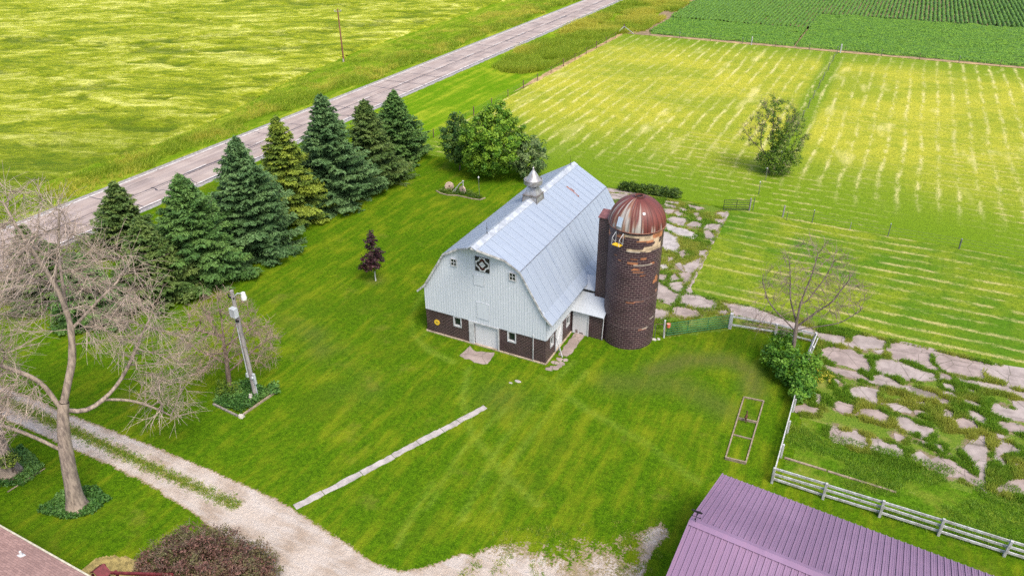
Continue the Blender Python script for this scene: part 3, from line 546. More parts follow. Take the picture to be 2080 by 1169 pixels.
# weeds in the joints
def in_slab(x, y, grow=0):
    m = np.zeros(len(x), bool)
    for s_ in SLABS:
        P = np.array(s_); x0, y0 = P.min(0)-.3; x1, y1 = P.max(0)+.3; w = (x > x0) & (x < x1) & (y > y0) & (y < y1)
        if w.any():
            i = np.where(w)[0]; m[i] |= sdist(x[i], y[i], s_) < grow
    return m
def weedmass(name, label, n, box, poly, thr, hmax, nb, seed, mat, slab_grow=0., wid=.05):
    x = rng.uniform(box[0], box[1], n); y = rng.uniform(box[2], box[3], n)
    ok = inpoly(x, y, poly) & ~in_slab(x, y, slab_grow); d = fbm(x, y, .45, seed)+.25*(vnoise(x, y, 2, seed+3)-.5); nr = ~in_slab(x, y, .05) & in_slab(x, y, .5); d = d+.15*nr-.02; ok &= d > thr
    x, y, d = x[ok], y[ok], d[ok]
    h = np.clip(.10+(d-thr)*hmax*4.5, .08, hmax)*rng.uniform(.6, 1.2, len(x))
    bl = blades(np.stack([x, y, 0*x+.01], -1), nb, h, np.full(len(x), .16), np.full(len(x), wid), (.1, -.05), .55)
    o = np_obj(name, bl[0], bl[1], mat, attrs={'rnd': bl[2], 'clump': np.repeat(np.clip(fbm(x, y, .5, seed+50)*1.6-.3, 0, 1), nb*4)})
    tag(o, label, 'weeds', kind='stuff'); return o
weedmass('weeds', 'green weeds growing in the joints of the broken concrete yard', 60000, (-.3, 24, 42.5, 58.2), YARD, .46, .34, 9, 100, M_weed, .08)
weedmass('yard_weeds', 'weeds and grass between concrete pieces behind the silo', 42000, (-28, -.5, 51, 78.5), YARD, .455, .24, 7, 140, M_weed, .06)
# coarse grass inside the white fence
FG = [(-.5, 37.8), (26, 37.8), (26, 42.5), (10, 42.5), (5, 44), (-.2, 45.5)]
M_fg = turf('coarse_grass', (.03, .075, .003), (.08, .165, .008), (.2, .21, .03), big=.25, bare=(.26, .2, .13), amount=.6)
o = ragged('coarse_grass_ground', FG, M_fg, .02, .4, .35); tag(o, kind='structure')
x = rng.uniform(-.6, 26, 9000); y = rng.uniform(37.6, 44, 9000); ok = fbm(x, y, .4, 222) > .42; x, y = x[ok], y[ok]
bl = blades(np.stack([x, y, 0*x+.02], -1), 7, .10+.14*vnoise(x, y, .5, 6), np.full(len(x), .22), np.full(len(x), .035), (.3, .1), .9)
o = np_obj('coarse_grass', bl[0], bl[1], M_weed, attrs={'rnd': bl[2], 'clump': np.repeat(np.clip(fbm(x, y, .3, 9)*1.3-.3, 0, 1), 28)}); tag(o, 'coarse uncut grass inside the white rail fence', 'grass', kind='stuff')
# tufts on the gravel apron and between the wheel tracks
x = rng.uniform(-15, -4.8, 3600); y = rng.uniform(20, 31.5, 3600); dd = fbm(x, y, .9, 15); ok = (dd > .50) & (fbm(x, y, .25, 18) > .42) & (inpoly(x, y, DRV))
x2 = rng.uniform(-56, -29.6, 2600); y2 = 20.9+rng.normal(0, .22, 2600); x = np.r_[x[ok], x2]; y = np.r_[y[ok], y2]
bl = blades(np.stack([x, y, 0*x+.01], -1), 7, np.full(len(x), .1), np.full(len(x), .13), np.full(len(x), .035), (0, 0), .9)
o = np_obj('grass_tufts', bl[0], bl[1], M_weed, attrs={'rnd': bl[2], 'clump': np.repeat(rng.random(len(x)), 28)}); tag(o, 'low grass tufts scattered over the gravel of the drive', 'grass', kind='stuff')

# ================================================================== BUILDINGS
def brickmat(name, c1, c2, mort, bw, bh, mo=.012, cyl=None, rough=.42, stain=False):
    t = NT(name)
    if cyl:
        s = t.sep(t.pos()); u = t.m('MULTIPLY', t.m('ARCTAN2', t.m('SUBTRACT', s[1], cyl[1]), t.m('SUBTRACT', s[0], cyl[0])), cyl[2]); v = s[2]
    else:
        s = t.sep(t.pos()); n = t.sep(t.nor()); f = t.m('GREATER_THAN', t.m('ABSOLUTE', n[0]), .7)
        u = t.m('ADD', t.m('MULTIPLY', s[0], t.m('SUBTRACT', 1., f)), t.m('MULTIPLY', s[1], f)); v = s[2]
    vec = t.comb(u, v)
    b = t.n('ShaderNodeTexBrick', offset=.5); t.set(b.inputs['Vector'], vec); b.inputs['Scale'].default_value = 1
    b.inputs['Brick Width'].default_value = bw; b.inputs['Row Height'].default_value = bh; b.inputs['Mortar Size'].default_value = mo
    b.inputs['Mortar Smooth'].default_value = .1; b.inputs['Bias'].default_value = -.1
    t.set(b.inputs['Color1'], c1); t.set(b.inputs['Color2'], c2); t.set(b.inputs['Mortar'], mort)
    A = t.noise(t.pos(), .7, 4); B = t.noise(t.pos(), 6, 3, .7)
    col = t.mix(t.m('MULTIPLY', t.rng(A, .45, .7), .5), b.outputs['Color'], tuple(x*.55 for x in c1))
    col = t.mix(t.m('MULTIPLY', t.rng(B, .6, .75), .25), col, (.16, .10, .08))
    if stain:
        k = t.attr('stain', 'Color'); ka = t.attr('stain', 'Alpha')
        col = t.mix(t.m('MULTIPLY', ka, t.rng(B, .1, .5, .72, 1.)), col, k)
    t.bump(t.m('SUBTRACT', t.m('MULTIPLY', B, .2), b.outputs['Fac']), .5, .012)
    return t.out(col, rough)
M_brick = brickmat('glazed_wall_tile', (.044, .023, .027), (.026, .015, .019), (.145, .105, .098), .30, .15, .014)
def paintwall(name, c, streak=(7, 7, .35), dirt=(.3, .3, .3), rough=.5, amt=.4, metal=0.):
    t = NT(name); p = t.obj(); A = t.noise(t.map(p, streak), 1, 4, .65); B = t.noise(p, .5, 3); C = t.noise(p, 7, 3, .7)
    col = t.mix(t.m('MULTIPLY', t.rng(A, .48, .75), amt), c, dirt); col = t.mix(t.m('MULTIPLY', t.rng(B, .5, .7), .25), col, tuple(min(1, x*1.12) for x in c))
    col = t.mix(t.m('MULTIPLY', t.rng(C, .62, .8), .18), col, dirt); E_ = t.noise(t.map(p, tuple(q*1.6 for q in streak), loc=(9, 4, 1)), 1, 3, .7); col = t.mix(t.m('MULTIPLY', t.rng(E_, .66, .80), .35), col, (.24, .17, .13)); t.bump(C, .12, .005); return t.out(col, rough, metal)
M_siding = paintwall('pale_blue_siding', (.45, .475, .515), dirt=(.36, .39, .435), rough=.55, amt=.6)
M_roof = paintwall('white_metal_roof', (.228, .264, .322), (.10, 3.6, .10), (.17, .205, .275), .48, .7)
M_trim = plain('white_trim', (.41, .415, .425), .18, 3, .55, bump=.1)
M_door = paintwall('white_door_paint', (.47, .475, .49), (5, 5, .6), (.33, .33, .34), .5, .4)
M_glass = NT('dark_window_glass'); M_glass = M_glass.out((.012, .02, .016), .08)
M_rust = plain('rust', (.27, .075, .03), .4, 6, .9)
M_galv = plain('galvanised_metal', (.36, .355, .36), .25, 2.2, .42, .55, .15, c2=(.2, .18, .165))
M_found = plain('footing_concrete', (.36, .29, .21), .3, 2, .95)
M_black = plain('black_metal', (.018, .018, .02), .3, 3, .5)
M_orange = plain('orange_red_paint', (.5, .11, .06), .2, 3, .5)
M_yel = plain('yellow_paint', (.62, .38, .02), .15, 3, .5)

XL, XR, YF, YB, XC, ZB = -29.79, -18.86, 42.67, 60.4, -24.325, 2.22
barn = empty('barn', (XC, 51.5, 0), 'gambrel roofed pale blue barn with a dark brick lower storey and a ridge cupola', 'barn')
def holewall(mb, axis, plane, th, u0, u1, z0, z1, holes, m=0):
    us = sorted({u0, u1, *[h[0] for h in holes], *[h[1] for h in holes]}); zs = sorted({z0, z1, *[h[2] for h in holes], *[h[3] for h in holes]})
    for i in range(len(us)-1):
        for j in range(len(zs)-1):
            a, b, c, d = us[i], us[i+1], zs[j], zs[j+1]
            if any(h[0] <= a+1e-6 and b <= h[1]+1e-6 and h[2] <= c+1e-6 and d <= h[3]+1e-6 for h in holes): continue
            if axis == 'x': mb.box(((a+b)/2, plane+th/2, (c+d)/2), (b-a, abs(th), d-c), m=m)
            else: mb.box((plane-th/2, (a+b)/2, (c+d)/2), (abs(th), b-a, d-c), m=m)
wins_f = [(-27.17, -26.39, 1.22, 2.19), (-22.2, -21.43, 1.2, 2.19)]
wins_s = [(43.5, 44.15, 1.0, 2.0), (46.7, 47.42, 1.05, 2.05), (53.5, 54.3, 1.0, 2.0), (56.5, 57.3, 1., 2.)]
mb = MB()
holewall(mb, 'x', YF, .25, XL, XR, -.1, ZB, wins_f+[(-25.67, -22.93, -.1, 2.2)])
holewall(mb, 'y', XR, .25, YF+.25, YB, -.1, ZB, wins_s+[(44.52, 45.82, -.1, 2.1)])
holewall(mb, 'y', XL, -.25, YF+.25, YB, -.1, ZB, [(46, 46.8, 1, 2), (51, 51.8, 1, 2), (56, 56.8, 1, 2)])
holewall(mb, 'x', YB, -.25, XL+.25, XR-.25, -.1, ZB, [])
mb.build('brick_wall', M_brick, barn)
mb = MB(); mb.box((XC, YF-.03, .02), (XR-XL+.12, .14, .16)); mb.box((XR+.03, (YF+YB)/2, .02), (.14, YB-YF, .16)); mb.box((XL-.03, (YF+YB)/2, .02), (.14, YB-YF, .16))
mb.build('footing', M_found, barn)
# siding with raised ribs
PRO = [(0, 9.78), (3.33, 7.88), (5.3, 4.60), (6.05, 3.88)]
def ztop(dx): return float(np.interp(abs(dx), [p[0] for p in PRO], [p[1] for p in PRO]))-.10
mb = MB(); hw = (XR-XL)/2
prof = [(-hw, ZB), (hw, ZB), (hw, ztop(hw)), (3.33, ztop(3.33)), (0, ztop(0)), (-3.33, ztop(3.33)), (-hw, ztop(hw))]
for ys, yd in ((YF-.045, .06), (YB+.045, -.06)):
    mb.prism([(XC+a, z) for a, z in prof], ys, ys+yd, fn=lambda a, b, z: (a, z, b))
for k, dx in enumerate(np.arange(-hw+.04, hw, .228)):
    zt = min(ztop(dx-.02), ztop(dx+.02)); w = .034 if k % 4 else .05
    mb.box((XC+dx, YF-.0535, (ZB+zt)/2+.01), (w, .017, zt-ZB-.02))
for sx, x in ((1, XR+.03), (-1, XL-.03)):
    mb.box((x, (YF+YB)/2, (ZB+ztop(hw))/2), (.06, YB-YF-.1, ztop(hw)-ZB))
    for y in np.arange(YF+.1, YB, .228): mb.box((x+sx*.034, y, (ZB+ztop(hw))/2), (.017, .034, ztop(hw)-ZB-.02))
mb.build('siding_wall', M_siding, barn)
# roof
YR0, YR1 = 42.46, 60.75
mb = MB(); th = .06
for s_ in (1, -1):
    for (a, za), (b, zb_) in zip(PRO[:-1], PRO[1:]):
        y0 = YR0
        P = [(XC+s_*a, y0, za), (XC+s_*b, y0, zb_), (XC+s_*b, YR1, zb_), (XC+s_*a, YR1, za)]
        Q = [(x, y, z-th) for x, y, z in P]
        f = [(0, 1, 2, 3), (7, 6, 5, 4), (0, 4, 5, 1), (1, 5, 6, 2), (2, 6, 7, 3), (3, 7, 4, 0)]
        mb.add(P+Q, f if s_ > 0 else [q[::-1] for q in f])
        L = math.hypot(b-a, zb_-za); nx, nz = s_*(za-zb_)/L, (b-a)/L
        for k, y in enumerate(np.arange(YR0+.02, YR1, .229)):
            h = .034 if k % 4 == 0 else .010; w = .06 if k % 4 == 0 else .03
            A_ = Vector((XC+s_*a, y, za)); B_ = Vector((XC+s_*b, y, zb_)); N_ = Vector((nx, 0, nz))
            mb.beam(A_+N_*h/2, B_+N_*h/2, w, h, up=N_)
    # hay hood
    sl = (9.78-7.88)/3.33; tri = [(0, YR0), (2.05, YR0), (0, 41.15)]
    P = [(XC+s_*a, y, 9.78-sl*a) for a, y in tri]; Q = [(x, y, z-th) for x, y, z in P]
    f = [(0, 2, 1), (3, 4, 5), (0, 1, 4, 3), (1, 2, 5, 4), (2, 0, 3, 5)]; mb.add(P+Q, f if s_ > 0 else [q[::-1] for q in f])
    for y in np.arange(YR0-.25, 41.3, -.229):
        aa = 2.05*(y-41.15)/(YR0-41.15); h = .013
        mb.beam(Vector((XC, y, 9.78+h/2)), Vector((XC+s_*aa, y, 9.78-sl*aa+h/2)), .03, h)
mb.build('roof', M_roof, barn)
mb = MB()   # ridge cap, knee flashing, rake trims
for s_ in (1, -1): mb.beam((XC+s_*.2, 41.13, 9.70), (XC+s_*.2, YR1+.02, 9.70), .46, .03, up=(s_*.5, 0, .88))
mb.build('ridge_cap', plain('pale_ridge_metal', (.31, .335, .375), .2, 2, .5), barn)
mb = MB()
M_seam = plain('dark_seam', (.12, .13, .16), .3, 3, .6)
for s_ in (1, -1): mb.beam((XC+s_*3.345, YR0, 7.865), (XC+s_*3.345, YR1, 7.865), .07, .035, up=(s_*.75, 0, .66))
mb.build('knee_flashing', M_seam, barn)
mb = MB()
for s_ in (1, -1):
    pts = [(0, 41.13), (2.05, YR0-.02)]
    mb.beam((XC, 41.12, 9.78-.09), (XC+s_*2.05, YR0-.02, 9.78-sl*2.05-.09), .03, .15); mb.beam((XC+s_*2.05, YR0-.025, 9.78-sl*2.05-.09), (XC+s_*3.34, YR0-.025, 7.80), .03, .15)
    mb.beam((XC+s_*3.34, YR0-.025, 7.80), (XC+s_*5.3, YR0-.025, 4.53), .03, .15, up=(s_, 0, .5)); mb.beam((XC+s_*5.3, YR0-.025, 4.53), (XC+s_*6.06, YR0-.025, 3.81), .03, .15, up=(s_, 0, .5))
mb.build('rake_trim', plain('weathered_trim', (.40, .39, .385), .35, 4, .7), barn)
mb = MB()
Np = Vector((.495, 0, .869))
mb.beam(Vector((-23.2, 56.35, 9.148))+Np*.018, Vector((-21.96, 56.25, 8.44))+Np*.02, .16, .012, up=Np); mb.beam(Vector((-22.9, 56.55, 8.965))+Np*.03, Vector((-22.5, 56.5, 8.74))+Np*.03, .05, .012, up=Np)
mb.build('rust_streak', M_rust, barn)
def window(parent, axis, u0, u1, z0, z1, plane, dep=.12, mull=None, name='window', out=1, fw=.09, sill=.14):
    """frame + pane (+ sill) in an opening; axis x: wall faces -Y, axis y: wall faces out*X"""
    def P(u, d, z): return (u, plane+d, z) if axis == 'x' else (plane-out*d, u, z)
    def bx(mb, ua, ub, da, db, za, zb):
        c = P((ua+ub)/2, (da+db)/2, (za+zb)/2); d = (ub-ua, db-da, zb-za) if axis == 'x' else (db-da, ub-ua, zb-za); mb.box(c, d)
    mb = MB(); a, b = -.03, dep+.03
    bx(mb, u0, u0+fw, a, b, z0, z1); bx(mb, u1-fw, u1, a, b, z0, z1); bx(mb, u0+fw, u1-fw, a, b, z1-fw*.8, z1); bx(mb, u0+fw, u1-fw, a, b, z0, z0+sill)
    if mull:
        bx(mb, (u0+u1)/2-.02, (u0+u1)/2+.02, dep-.04, dep+.005, z0+sill, z1-fw*.8); bx(mb, u0+fw, u1-fw, dep-.036, dep+.004, (z0+z1)/2-.02, (z0+z1)/2+.02)
    w = mb.build(name, M_trim, parent)
    mb = MB(); bx(mb, u0+fw-.01, u1-fw+.01, dep, dep+.015, z0+sill-.01, z1-fw*.8+.01); mb.build('pane', M_glass, w); return w
for h in wins_f: window(barn, 'x', *h, YF, .13)
for h in wins_s: window(barn, 'y', *h, XR, .12)
for h in [(46, 46.8, 1, 2), (51, 51.8, 1, 2), (56, 56.8, 1, 2)]: window(barn, 'y', *h, XL, .12, out=-1)
for u0, u1, z0, z1 in ((-27.06, -26.52, 6.92, 7.58), (-21.95, -21.38, 6.9, 7.57)):
    window(barn, 'x', u0, u1, z0, z1, YF-.11, .035, mull=True, fw=.05, sill=.06, name='loft_window')
# garage door
mb = MB(); mb.box((-25.435, YF-.035, 1.06), (.47, .11, 2.32)); mb.box((-22.985, YF-.035, 1.06), (.11, .11, 2.32)); mb.box((-24.13, YF-.035, 2.17), (2.17, .11, .1))
gf = mb.build('door_frame', M_trim, barn)
mb = MB()
for k in range(6): mb.box((-24.12, YF+.12, .05+.345*k+.17), (2.17, .04, .335))
mb.box((-24.12, YF+.14, 1.05), (2.17, .02, 2.1)); gd = mb.build('garage_door', M_door, barn, bevel=.01)
mb = MB(); mb.box((-24.12, YF+.05, .02), (2.2, .2, .1)); mb.build('door_sill', M_found, barn)
# side door, hay doors
mb = MB(); mb.box((XR-.06, 45.17, 1.04), (.06, 1.14, 2.04)); 
for y in (44.57, 45.77): mb.box((XR+.01, y, 1.05), (.1, .09, 2.1))
mb.box((XR+.01, 45.17, 2.06), (.1, 1.3, .08)); mb.beam((XR-.02, 44.7, .25), (XR-.02, 45.62, 1.8), .03, .1, up=(1, 0, 0)); mb.build('side_door', M_door, barn)
for u0, u1, z0, z1 in ((-25.08, -24.16, 5.72, 6.62), (-24.86, -23.76, 2.70, 4.2)):
    mb = MB(); y = YF-.068
    mb.box(((u0+u1)/2, y+.006, (z0+z1)/2), (u1-u0-.06, .02, z1-z0-.06))
    for u in (u0, u1): mb.box((u, y, (z0+z1)/2), (.03, .03, z1-z0))
    for z in (z0, z1): mb.box(((u0+u1)/2, y, z), (u1-u0, .03, .025))
    mb.build('hay_door', M_siding, barn)
mb = MB(); mb.cyl((-19.92, YF-.06, -.02), (-19.92, YF-.06, 2.3), .035); mb.box((-19.92, YF-.06, 2.42), (.1, .1, .2)); mb.build('drain_pipe', M_trim, barn)
# cupola
def sq(mb, h0, z0, h1, z1, c=(XC, 51.75)): 
    vs = [(c[0]+a*h, c[1]+b*h, z) for h, z in ((h0, z0), (h1, z1)) for a, b in ((-1, -1), (1, -1), (1, 1), (-1, 1))]
    mb.add(vs, [(3, 2, 1, 0), (4, 5, 6, 7), (0, 1, 5, 4), (1, 2, 6, 5), (2, 3, 7, 6), (3, 0, 4, 7)])
mb = MB(); sq(mb, .72, 8.9, .62, 9.98); cu = mb.build('cupola', M_galv, barn)
mb = MB(); sq(mb, .70, 9.98, .68, 10.06); 
for a in (-1, 1):
    for b in (-1, 1): mb.beam((XC+a*.715, 51.75+b*.715, 8.95), (XC+a*.625, 51.75+b*.625, 9.98), .06, .06)
mb.build('cupola_trim', plain('dark_galvanised', (.17, .15, .14), .4, 4, .6, .3), cu)
mb = MB(); sq(mb, .6, 10.06, .36, 10.62)
mb.lathe([(.36, 10.6), (.38, 10.72), (.36, 10.9)], (XC, 51.75, 0), 16); mb.build('cupola_throat', M_galv, cu)
mb = MB(); mb.lathe([(.52, 10.86), (.77, 10.90), (.79, 10.95), (.79, 11.30), (.75, 11.32), (.71, 11.20), (.63, 11.24), (.52, 11.46), (.35, 11.72), (.21, 11.93), (.11, 12.08), (.06, 12.2), (.05, 12.25)], (XC, 51.75, 0), 28)
mb.build('cupola_cap', M_galv, cu, smooth=True)
mb = MB(); mb.lathe([(.03, 12.2), (.09, 12.27), (.03, 12.35), (.015, 12.5)], (XC, 51.75, 0), 10); mb.build('finial', M_galv, cu)
for y in (43.6, 59.8):
    mb = MB(); mb.cyl((XC, y, 9.72), (XC, y, 10.75), .018, .012, 6); mb.lathe([(.02, 10.2), (.055, 10.25), (.02, 10.3)], (XC, y, 0), 8)
    for q in (-1, 1): mb.cyl((XC+q*.12, y, 9.72), (XC, y, 10.05), .01, .01, 5)
    mb.build('lightning_rod', M_black, barn)

# quilt square on the gable (black, white, dark red)
M_qb, M_qw, M_qr, M_qg = plain('quilt_black', (.018, .018, .017), .2, 5, .6), plain('quilt_white', (.5, .5, .5), .1, 5, .6), plain('quilt_dark_red', (.055, .016, .013), .2, 5, .6), plain('quilt_grey', (.2, .24, .28), .2, 5, .6)
qx, qz, qy, qs = -24.24, 7.66, YF-.09, .62
qb = empty('barn_quilt', (qx, qy, qz), 'square black and white star quilt board high on the barn gable', 'quilt board')
mb = MB(); mb.box((qx, qy, qz), (2*qs, .03, 2*qs)); mb.build('backing_board', M_qw, qb)
def qpoly(pts, d): return [(qx+a*qs, qy-.015-d, qz+b*qs) for a, b in pts]
mb = MB(); mr = MB(); mg = MB()
def flat(mb_, pts, d):
    n = len(pts); mb_.add(qpoly(pts, d)+qpoly(pts, 0), [tuple(range(n))]+[(i, n+i, n+(i+1) % n, (i+1) % n) for i in range(n)])
for sx in (-1, 1):
    for sz in (-1, 1):   # four corners: quarter rounds
        arc = [(sx*(1-.62*math.cos(t)), sz*(1-.62*math.sin(t))) for t in np.linspace(0, math.pi/2, 9)]
        pl = [(sx*.99, sz*.99)]+arc; flat(mb, pl if sx*sz > 0 else pl[::-1], .004)
    for e in (0.975,): mb.box((qx+sx*e*qs, qy-.017, qz), (.035, .012, 2*qs)); mb.box((qx, qy-.0175, qz+sx*e*qs), (2*qs, .012, .035))
for k in range(4):
    c, s_ = math.cos(k*math.pi/2), math.sin(k*math.pi/2)
    pet = [(0.0, .30), (-.30, .02), (-.42, .36), (-.30, .66), (0, .86), (.30, .66), (.42, .36), (.30, .02)]
    flat(mr if k % 2 == 0 else mb, [(a*c-b*s_, a*s_+b*c) for a, b in pet][::-1], .006+.001*k)
mg2 = MB(); flat(mg2, [(0, -.46), (.46, 0), (0, .46), (-.46, 0)], .012)
for a in np.linspace(-.22, .22, 7): mg.box((qx+a*qs, qy-.0285, qz+(.06*math.sin(a*14))*qs), (.035, .006, .05+.03*math.cos(a*9)))
mb.build('dark_pattern', M_qb, qb); mr.build('red_pattern', M_qr, qb); mg2.build('centre_diamond', M_qw, qb); mg.build('centre_motif', M_qg, qb)
# yellow round sign
rs = empty('round_sign', (-28.78, YF-.03, 1.12), 'small round yellow sign on the dark brick barn wall', 'sign')
mb = MB(); mb.cyl((-28.78, YF-.005, 1.12), (-28.78, YF-.04, 1.12), .26, n=28); mb.build('disc', M_yel, rs)
mb = MB(); mb.cyl((-28.78, YF-.041, 1.12), (-28.78, YF-.045, 1.12), .18, n=24); mb.build('inner_disc', plain('amber_paint', (.66, .47, .06), .2, 4, .5), rs)
mb = MB(); mb.box((-28.78, YF-.05, 1.16), (.12, .008, .035)); mb.box((-28.80, YF-.05, 1.09), (.06, .008, .06)); mb.box((-28.73, YF-.05, 1.1), (.035, .008, .08)); mb.build('emblem', M_qr, rs)
# trestle leaning at the side door
tr_ = empty('trestle', (-18.3, 44.5, 0), 'white wooden trestle leaning by the barn side door', 'trestle')
mb = MB(); mb.beam((-18.75, 44.45, 1.5), (-18.05, 44.1, .03), .05, .09); mb.build('long_leg', M_trim, tr_)
mb = MB(); mb.beam((-18.42, 44.3, .72), (-18.72, 44.75, .04), .05, .08); mb.build('short_leg', M_trim, tr_)
mb = MB(); mb.beam((-18.36, 44.25, .55), (-18.6, 44.62, .3), .04, .07); mb.build('cross_bar', M_trim, tr_)

# lean-to between barn and silo
lt = empty('lean_to', (-17.5, 49.3, 0), 'small brick lean-to with white metal roof and white door between barn and silo', 'lean-to')
mb = MB(); holewall(mb, 'x', 47.8, .2, XR+.03, -16.05, -.1, 2.28, [(-18.72, -17.3, -.1, 2.12)]); mb.box((-16.15, 48.6, 1.1), (.2, 1.2, 2.36)); mb.build('wall', M_brick, lt)
mb = MB(); mb.box((-18.01, 47.84, 1.03), (1.28, .05, 2.14)); mb.box((-17.75, 47.812, 1.62), (.42, .012, .5)); dr = mb.build('door', M_door, lt)
mb = MB()
for x in (-18.68, -17.34): mb.box((x, 47.8, 1.03), (.08, .1, 2.18))
mb.box((-18.01, 47.8, 2.16), (1.42, .1, .09)); mb.build('door_frame', M_trim, lt)
mb = MB(); mb.box((-18.36, 47.81, .22), (.2, .004, .3)); mb.box((-17.95, 47.81, .14), (.35, .004, .12)); mb.build('peeling_patch', plain('bare_wood', (.2, .15, .13), .4, 5), dr)
mb = MB()
def slope(mb, x0, x1, ya, za, yb, zb_, th=.05, m=0, ribs=.25):
    P = [(x0, ya, za), (x1, ya, za), (x1, yb, zb_), (x0, yb, zb_)]; Q = [(x, y, z-th) for x, y, z in P]
    mb.add(P+Q, [(0, 1, 2, 3), (7, 6, 5, 4), (0, 4, 5, 1), (1, 5, 6, 2), (2, 6, 7, 3), (3, 7, 4, 0)], m)
    n_ = Vector((0, -(zb_-za), (yb-ya))).normalized()
    for x in np.arange(x0+.1, x1, ribs): mb.beam(Vector((x, ya, za))+n_*.008, Vector((x, yb, zb_))+n_*.008, .03, .016, m, up=n_)
slope(mb, XR+.02, -15.95, 47.55, 2.30, 49.25, 3.36); slope(mb, XR+.04, -16.6, 49.2, 3.62, 50.5, 4.25); slope(mb, XR+.04, -16.6, 52.2, 3.4, 50.5, 4.25)
mb.build('roof', paintwall('bright_metal_roof', (.34, .365, .395), (3, .9, .9), (.25, .28, .32), .38, .5), lt)
mb = MB(); mb.box((-17.75, 49.21, 3.48), (2.2, .03, .16)); mb.build('step_flashing', M_black, lt)
mb = MB(); mb.tube([(-15.98, 47.55, 2.22), (-16.03, 47.75, 2.05), (-16.08, 47.72, .1)], .035); mb.build('downspout', M_trim, lt)

# ------------------------------------------------------------------ silo
SX, SY, SR = -14.45, 49.4, 2.08
silo = empty('silo', (SX, SY, 0), 'round dark brown glazed tile silo with a rusty red dome', 'silo')
nb_, nz_ = 188, 105
th_ = np.linspace(-np.pi, np.pi, nb_+1); zz = np.linspace(-.1, 10.42, nz_+1); TH, ZZ = np.meshgrid(th_, zz)
V = np.stack([SX+SR*np.cos(TH), SY+SR*np.sin(TH), ZZ], -1).reshape(-1, 3)
i = np.arange((nb_+1)*(nz_+1)).reshape(nz_+1, nb_+1); F = np.stack([i[:-1, :-1], i[:-1, 1:], i[1:, 1:], i[1:, :-1]], -1).reshape(-1, 4)
# flaked glaze: (angle deg, z, half width m, half height, kind) - camera sees angles about -150..+25, its middle is -74
FL = [(-62, 8.95, .95, .1, 0), (-35, 9.05, .7, .22, 0), (-20, 9.15, .55, .28, 0), (-75, 8.78, .5, .05, 2), (-80, 10.05, .9, .12, 0), (-45, 9.95, .95, .17, 0), (-105, 9.95, .3, .16, 1), (-20, 10.0, .45, .26, 1), (-60, 9.72, .5, .06, 1), (-40, 9.7, .4, .1, 1), (-25, 9.65, .3, .16, 0),
      (-52, 8.3, .42, .12, 1), (-75, 8.2, .32, .11, 1), (-78, 7.86, .55, .1, 1), (-58, 7.72, .7, .06, 2), (-30, 7.8, .3, .13, 1), (-40, 7.75, .4, .06, 2), (-68, 7.35, .3, .1, 1), (-62, 7.12, .36, .11, 1), (-53, 6.78, .3, .09, 1), (-58, 6.66, .25, .04, 2), (-115, 8.2, .12, .1, 1), (-108, 7.9, .1, .08, 1),
      (-70, 4.42, .36, .1, 1), (-58, 4.52, .5, .05, 3), (-66, 4.66, .4, .035, 3), (-42, 1.86, .4, .09, 3), (-34, 1.92, .18, .06, 2), (-14, 6.2, .3, .4, 1), (-8, 5, .2, .2, 3), (-12, 2.6, .3, .1, 2), (-76, .15, .05, .05, 2), (-150, 9.6, .25, .2, 1)]
KC = [(.40, .30, .20), (.31, .125, .06), (.42, .36, .30), (.24, .115, .085)]
st = np.zeros((len(V), 4)); st[:, 3] = 0; T = TH.ravel(); Zv = V[:, 2]
row = np.floor(Zv/.2); jag = (vnoise(T*SR/.42+row*.5, row, 1.01, 44)-.5)
for a, z, hw_, hh_, k in FL:
    d = (T-R(a))*SR; m = (np.abs(d+jag*.5) < hw_*(1. if z > 8.6 else .75)) & (np.abs(Zv-z+.25*hh_*(vnoise(d, row, 3, 3)-.5)) < hh_*(1.05 if z > 8.6 else .75))
    cc = np.array(KC[k])[None]*(.65+.7*vnoise(d, Zv, 4, 7))[:, None]
    st[m, :3] = cc[m]; st[m, 3] = 1
M_tile = brickmat('glazed_silo_tile', (.045, .021, .028), (.027, .014, .020), (.15, .108, .10), 0.43, .2, .019, (SX, SY, SR), .5, True)
np_obj('wall', V, F, M_tile, silo, attrs={'stain': st}, smooth=True)
M_hoop = plain('dark_hoop', (.09, .065, .06), .3, 3, .6)
for z in (4.68, 8.78, 2.05): mb = MB(); mb.lathe([(SR+.004, z-.012), (SR+.022, z), (SR+.004, z+.012)], (SX, SY, 0), 64, cap=False); mb.build('steel_hoop', M_hoop, silo)
# dome: 28 seamed panels
NP = 28; per = 8; nr = 26; a_ = np.linspace(0, 2*np.pi, NP*per+1); e_ = np.linspace(0, R(81), nr+1); AA, EE = np.meshgrid(a_, e_)
rad = 2.16*np.cos(EE)*(1+.012*(np.cos(AA*NP)**8)); hz_ = 10.42+2.1*np.sin(EE)
V = np.stack([SX+rad*np.cos(AA), SY+rad*np.sin(AA), hz_], -1).reshape(-1, 3)
i = np.arange((NP*per+1)*(nr+1)).reshape(nr+1, NP*per+1); F = np.stack([i[:-1, :-1], i[:-1, 1:], i[1:, 1:], i[1:, :-1]], -1).reshape(-1, 4)
A1 = AA.ravel(); E1 = EE.ravel()/R(81); pid = np.floor(A1/(2*np.pi/NP)); fr = A1/(2*np.pi/NP)-pid
angd = (np.degrees(A1)+180) % 360-180
face = np.exp(-((angd+116)/52)**2)                       # the side where the paint has worn off
pr = vnoise(pid*1.01+.3, pid*0, 1, 5)
wear = face*(.35+.9*pr)+.55*(vnoise(pid, pid*0+.5, 1, 9) > .82)*np.exp(-((angd+60)/30)**2)
drip = vnoise(fr*4+pid*7, E1*1.5, 1, 12)
w = np.clip((wear-.22-E1*.70*(.35+pr)+(drip-.5)*.9)*4, 0, 1)
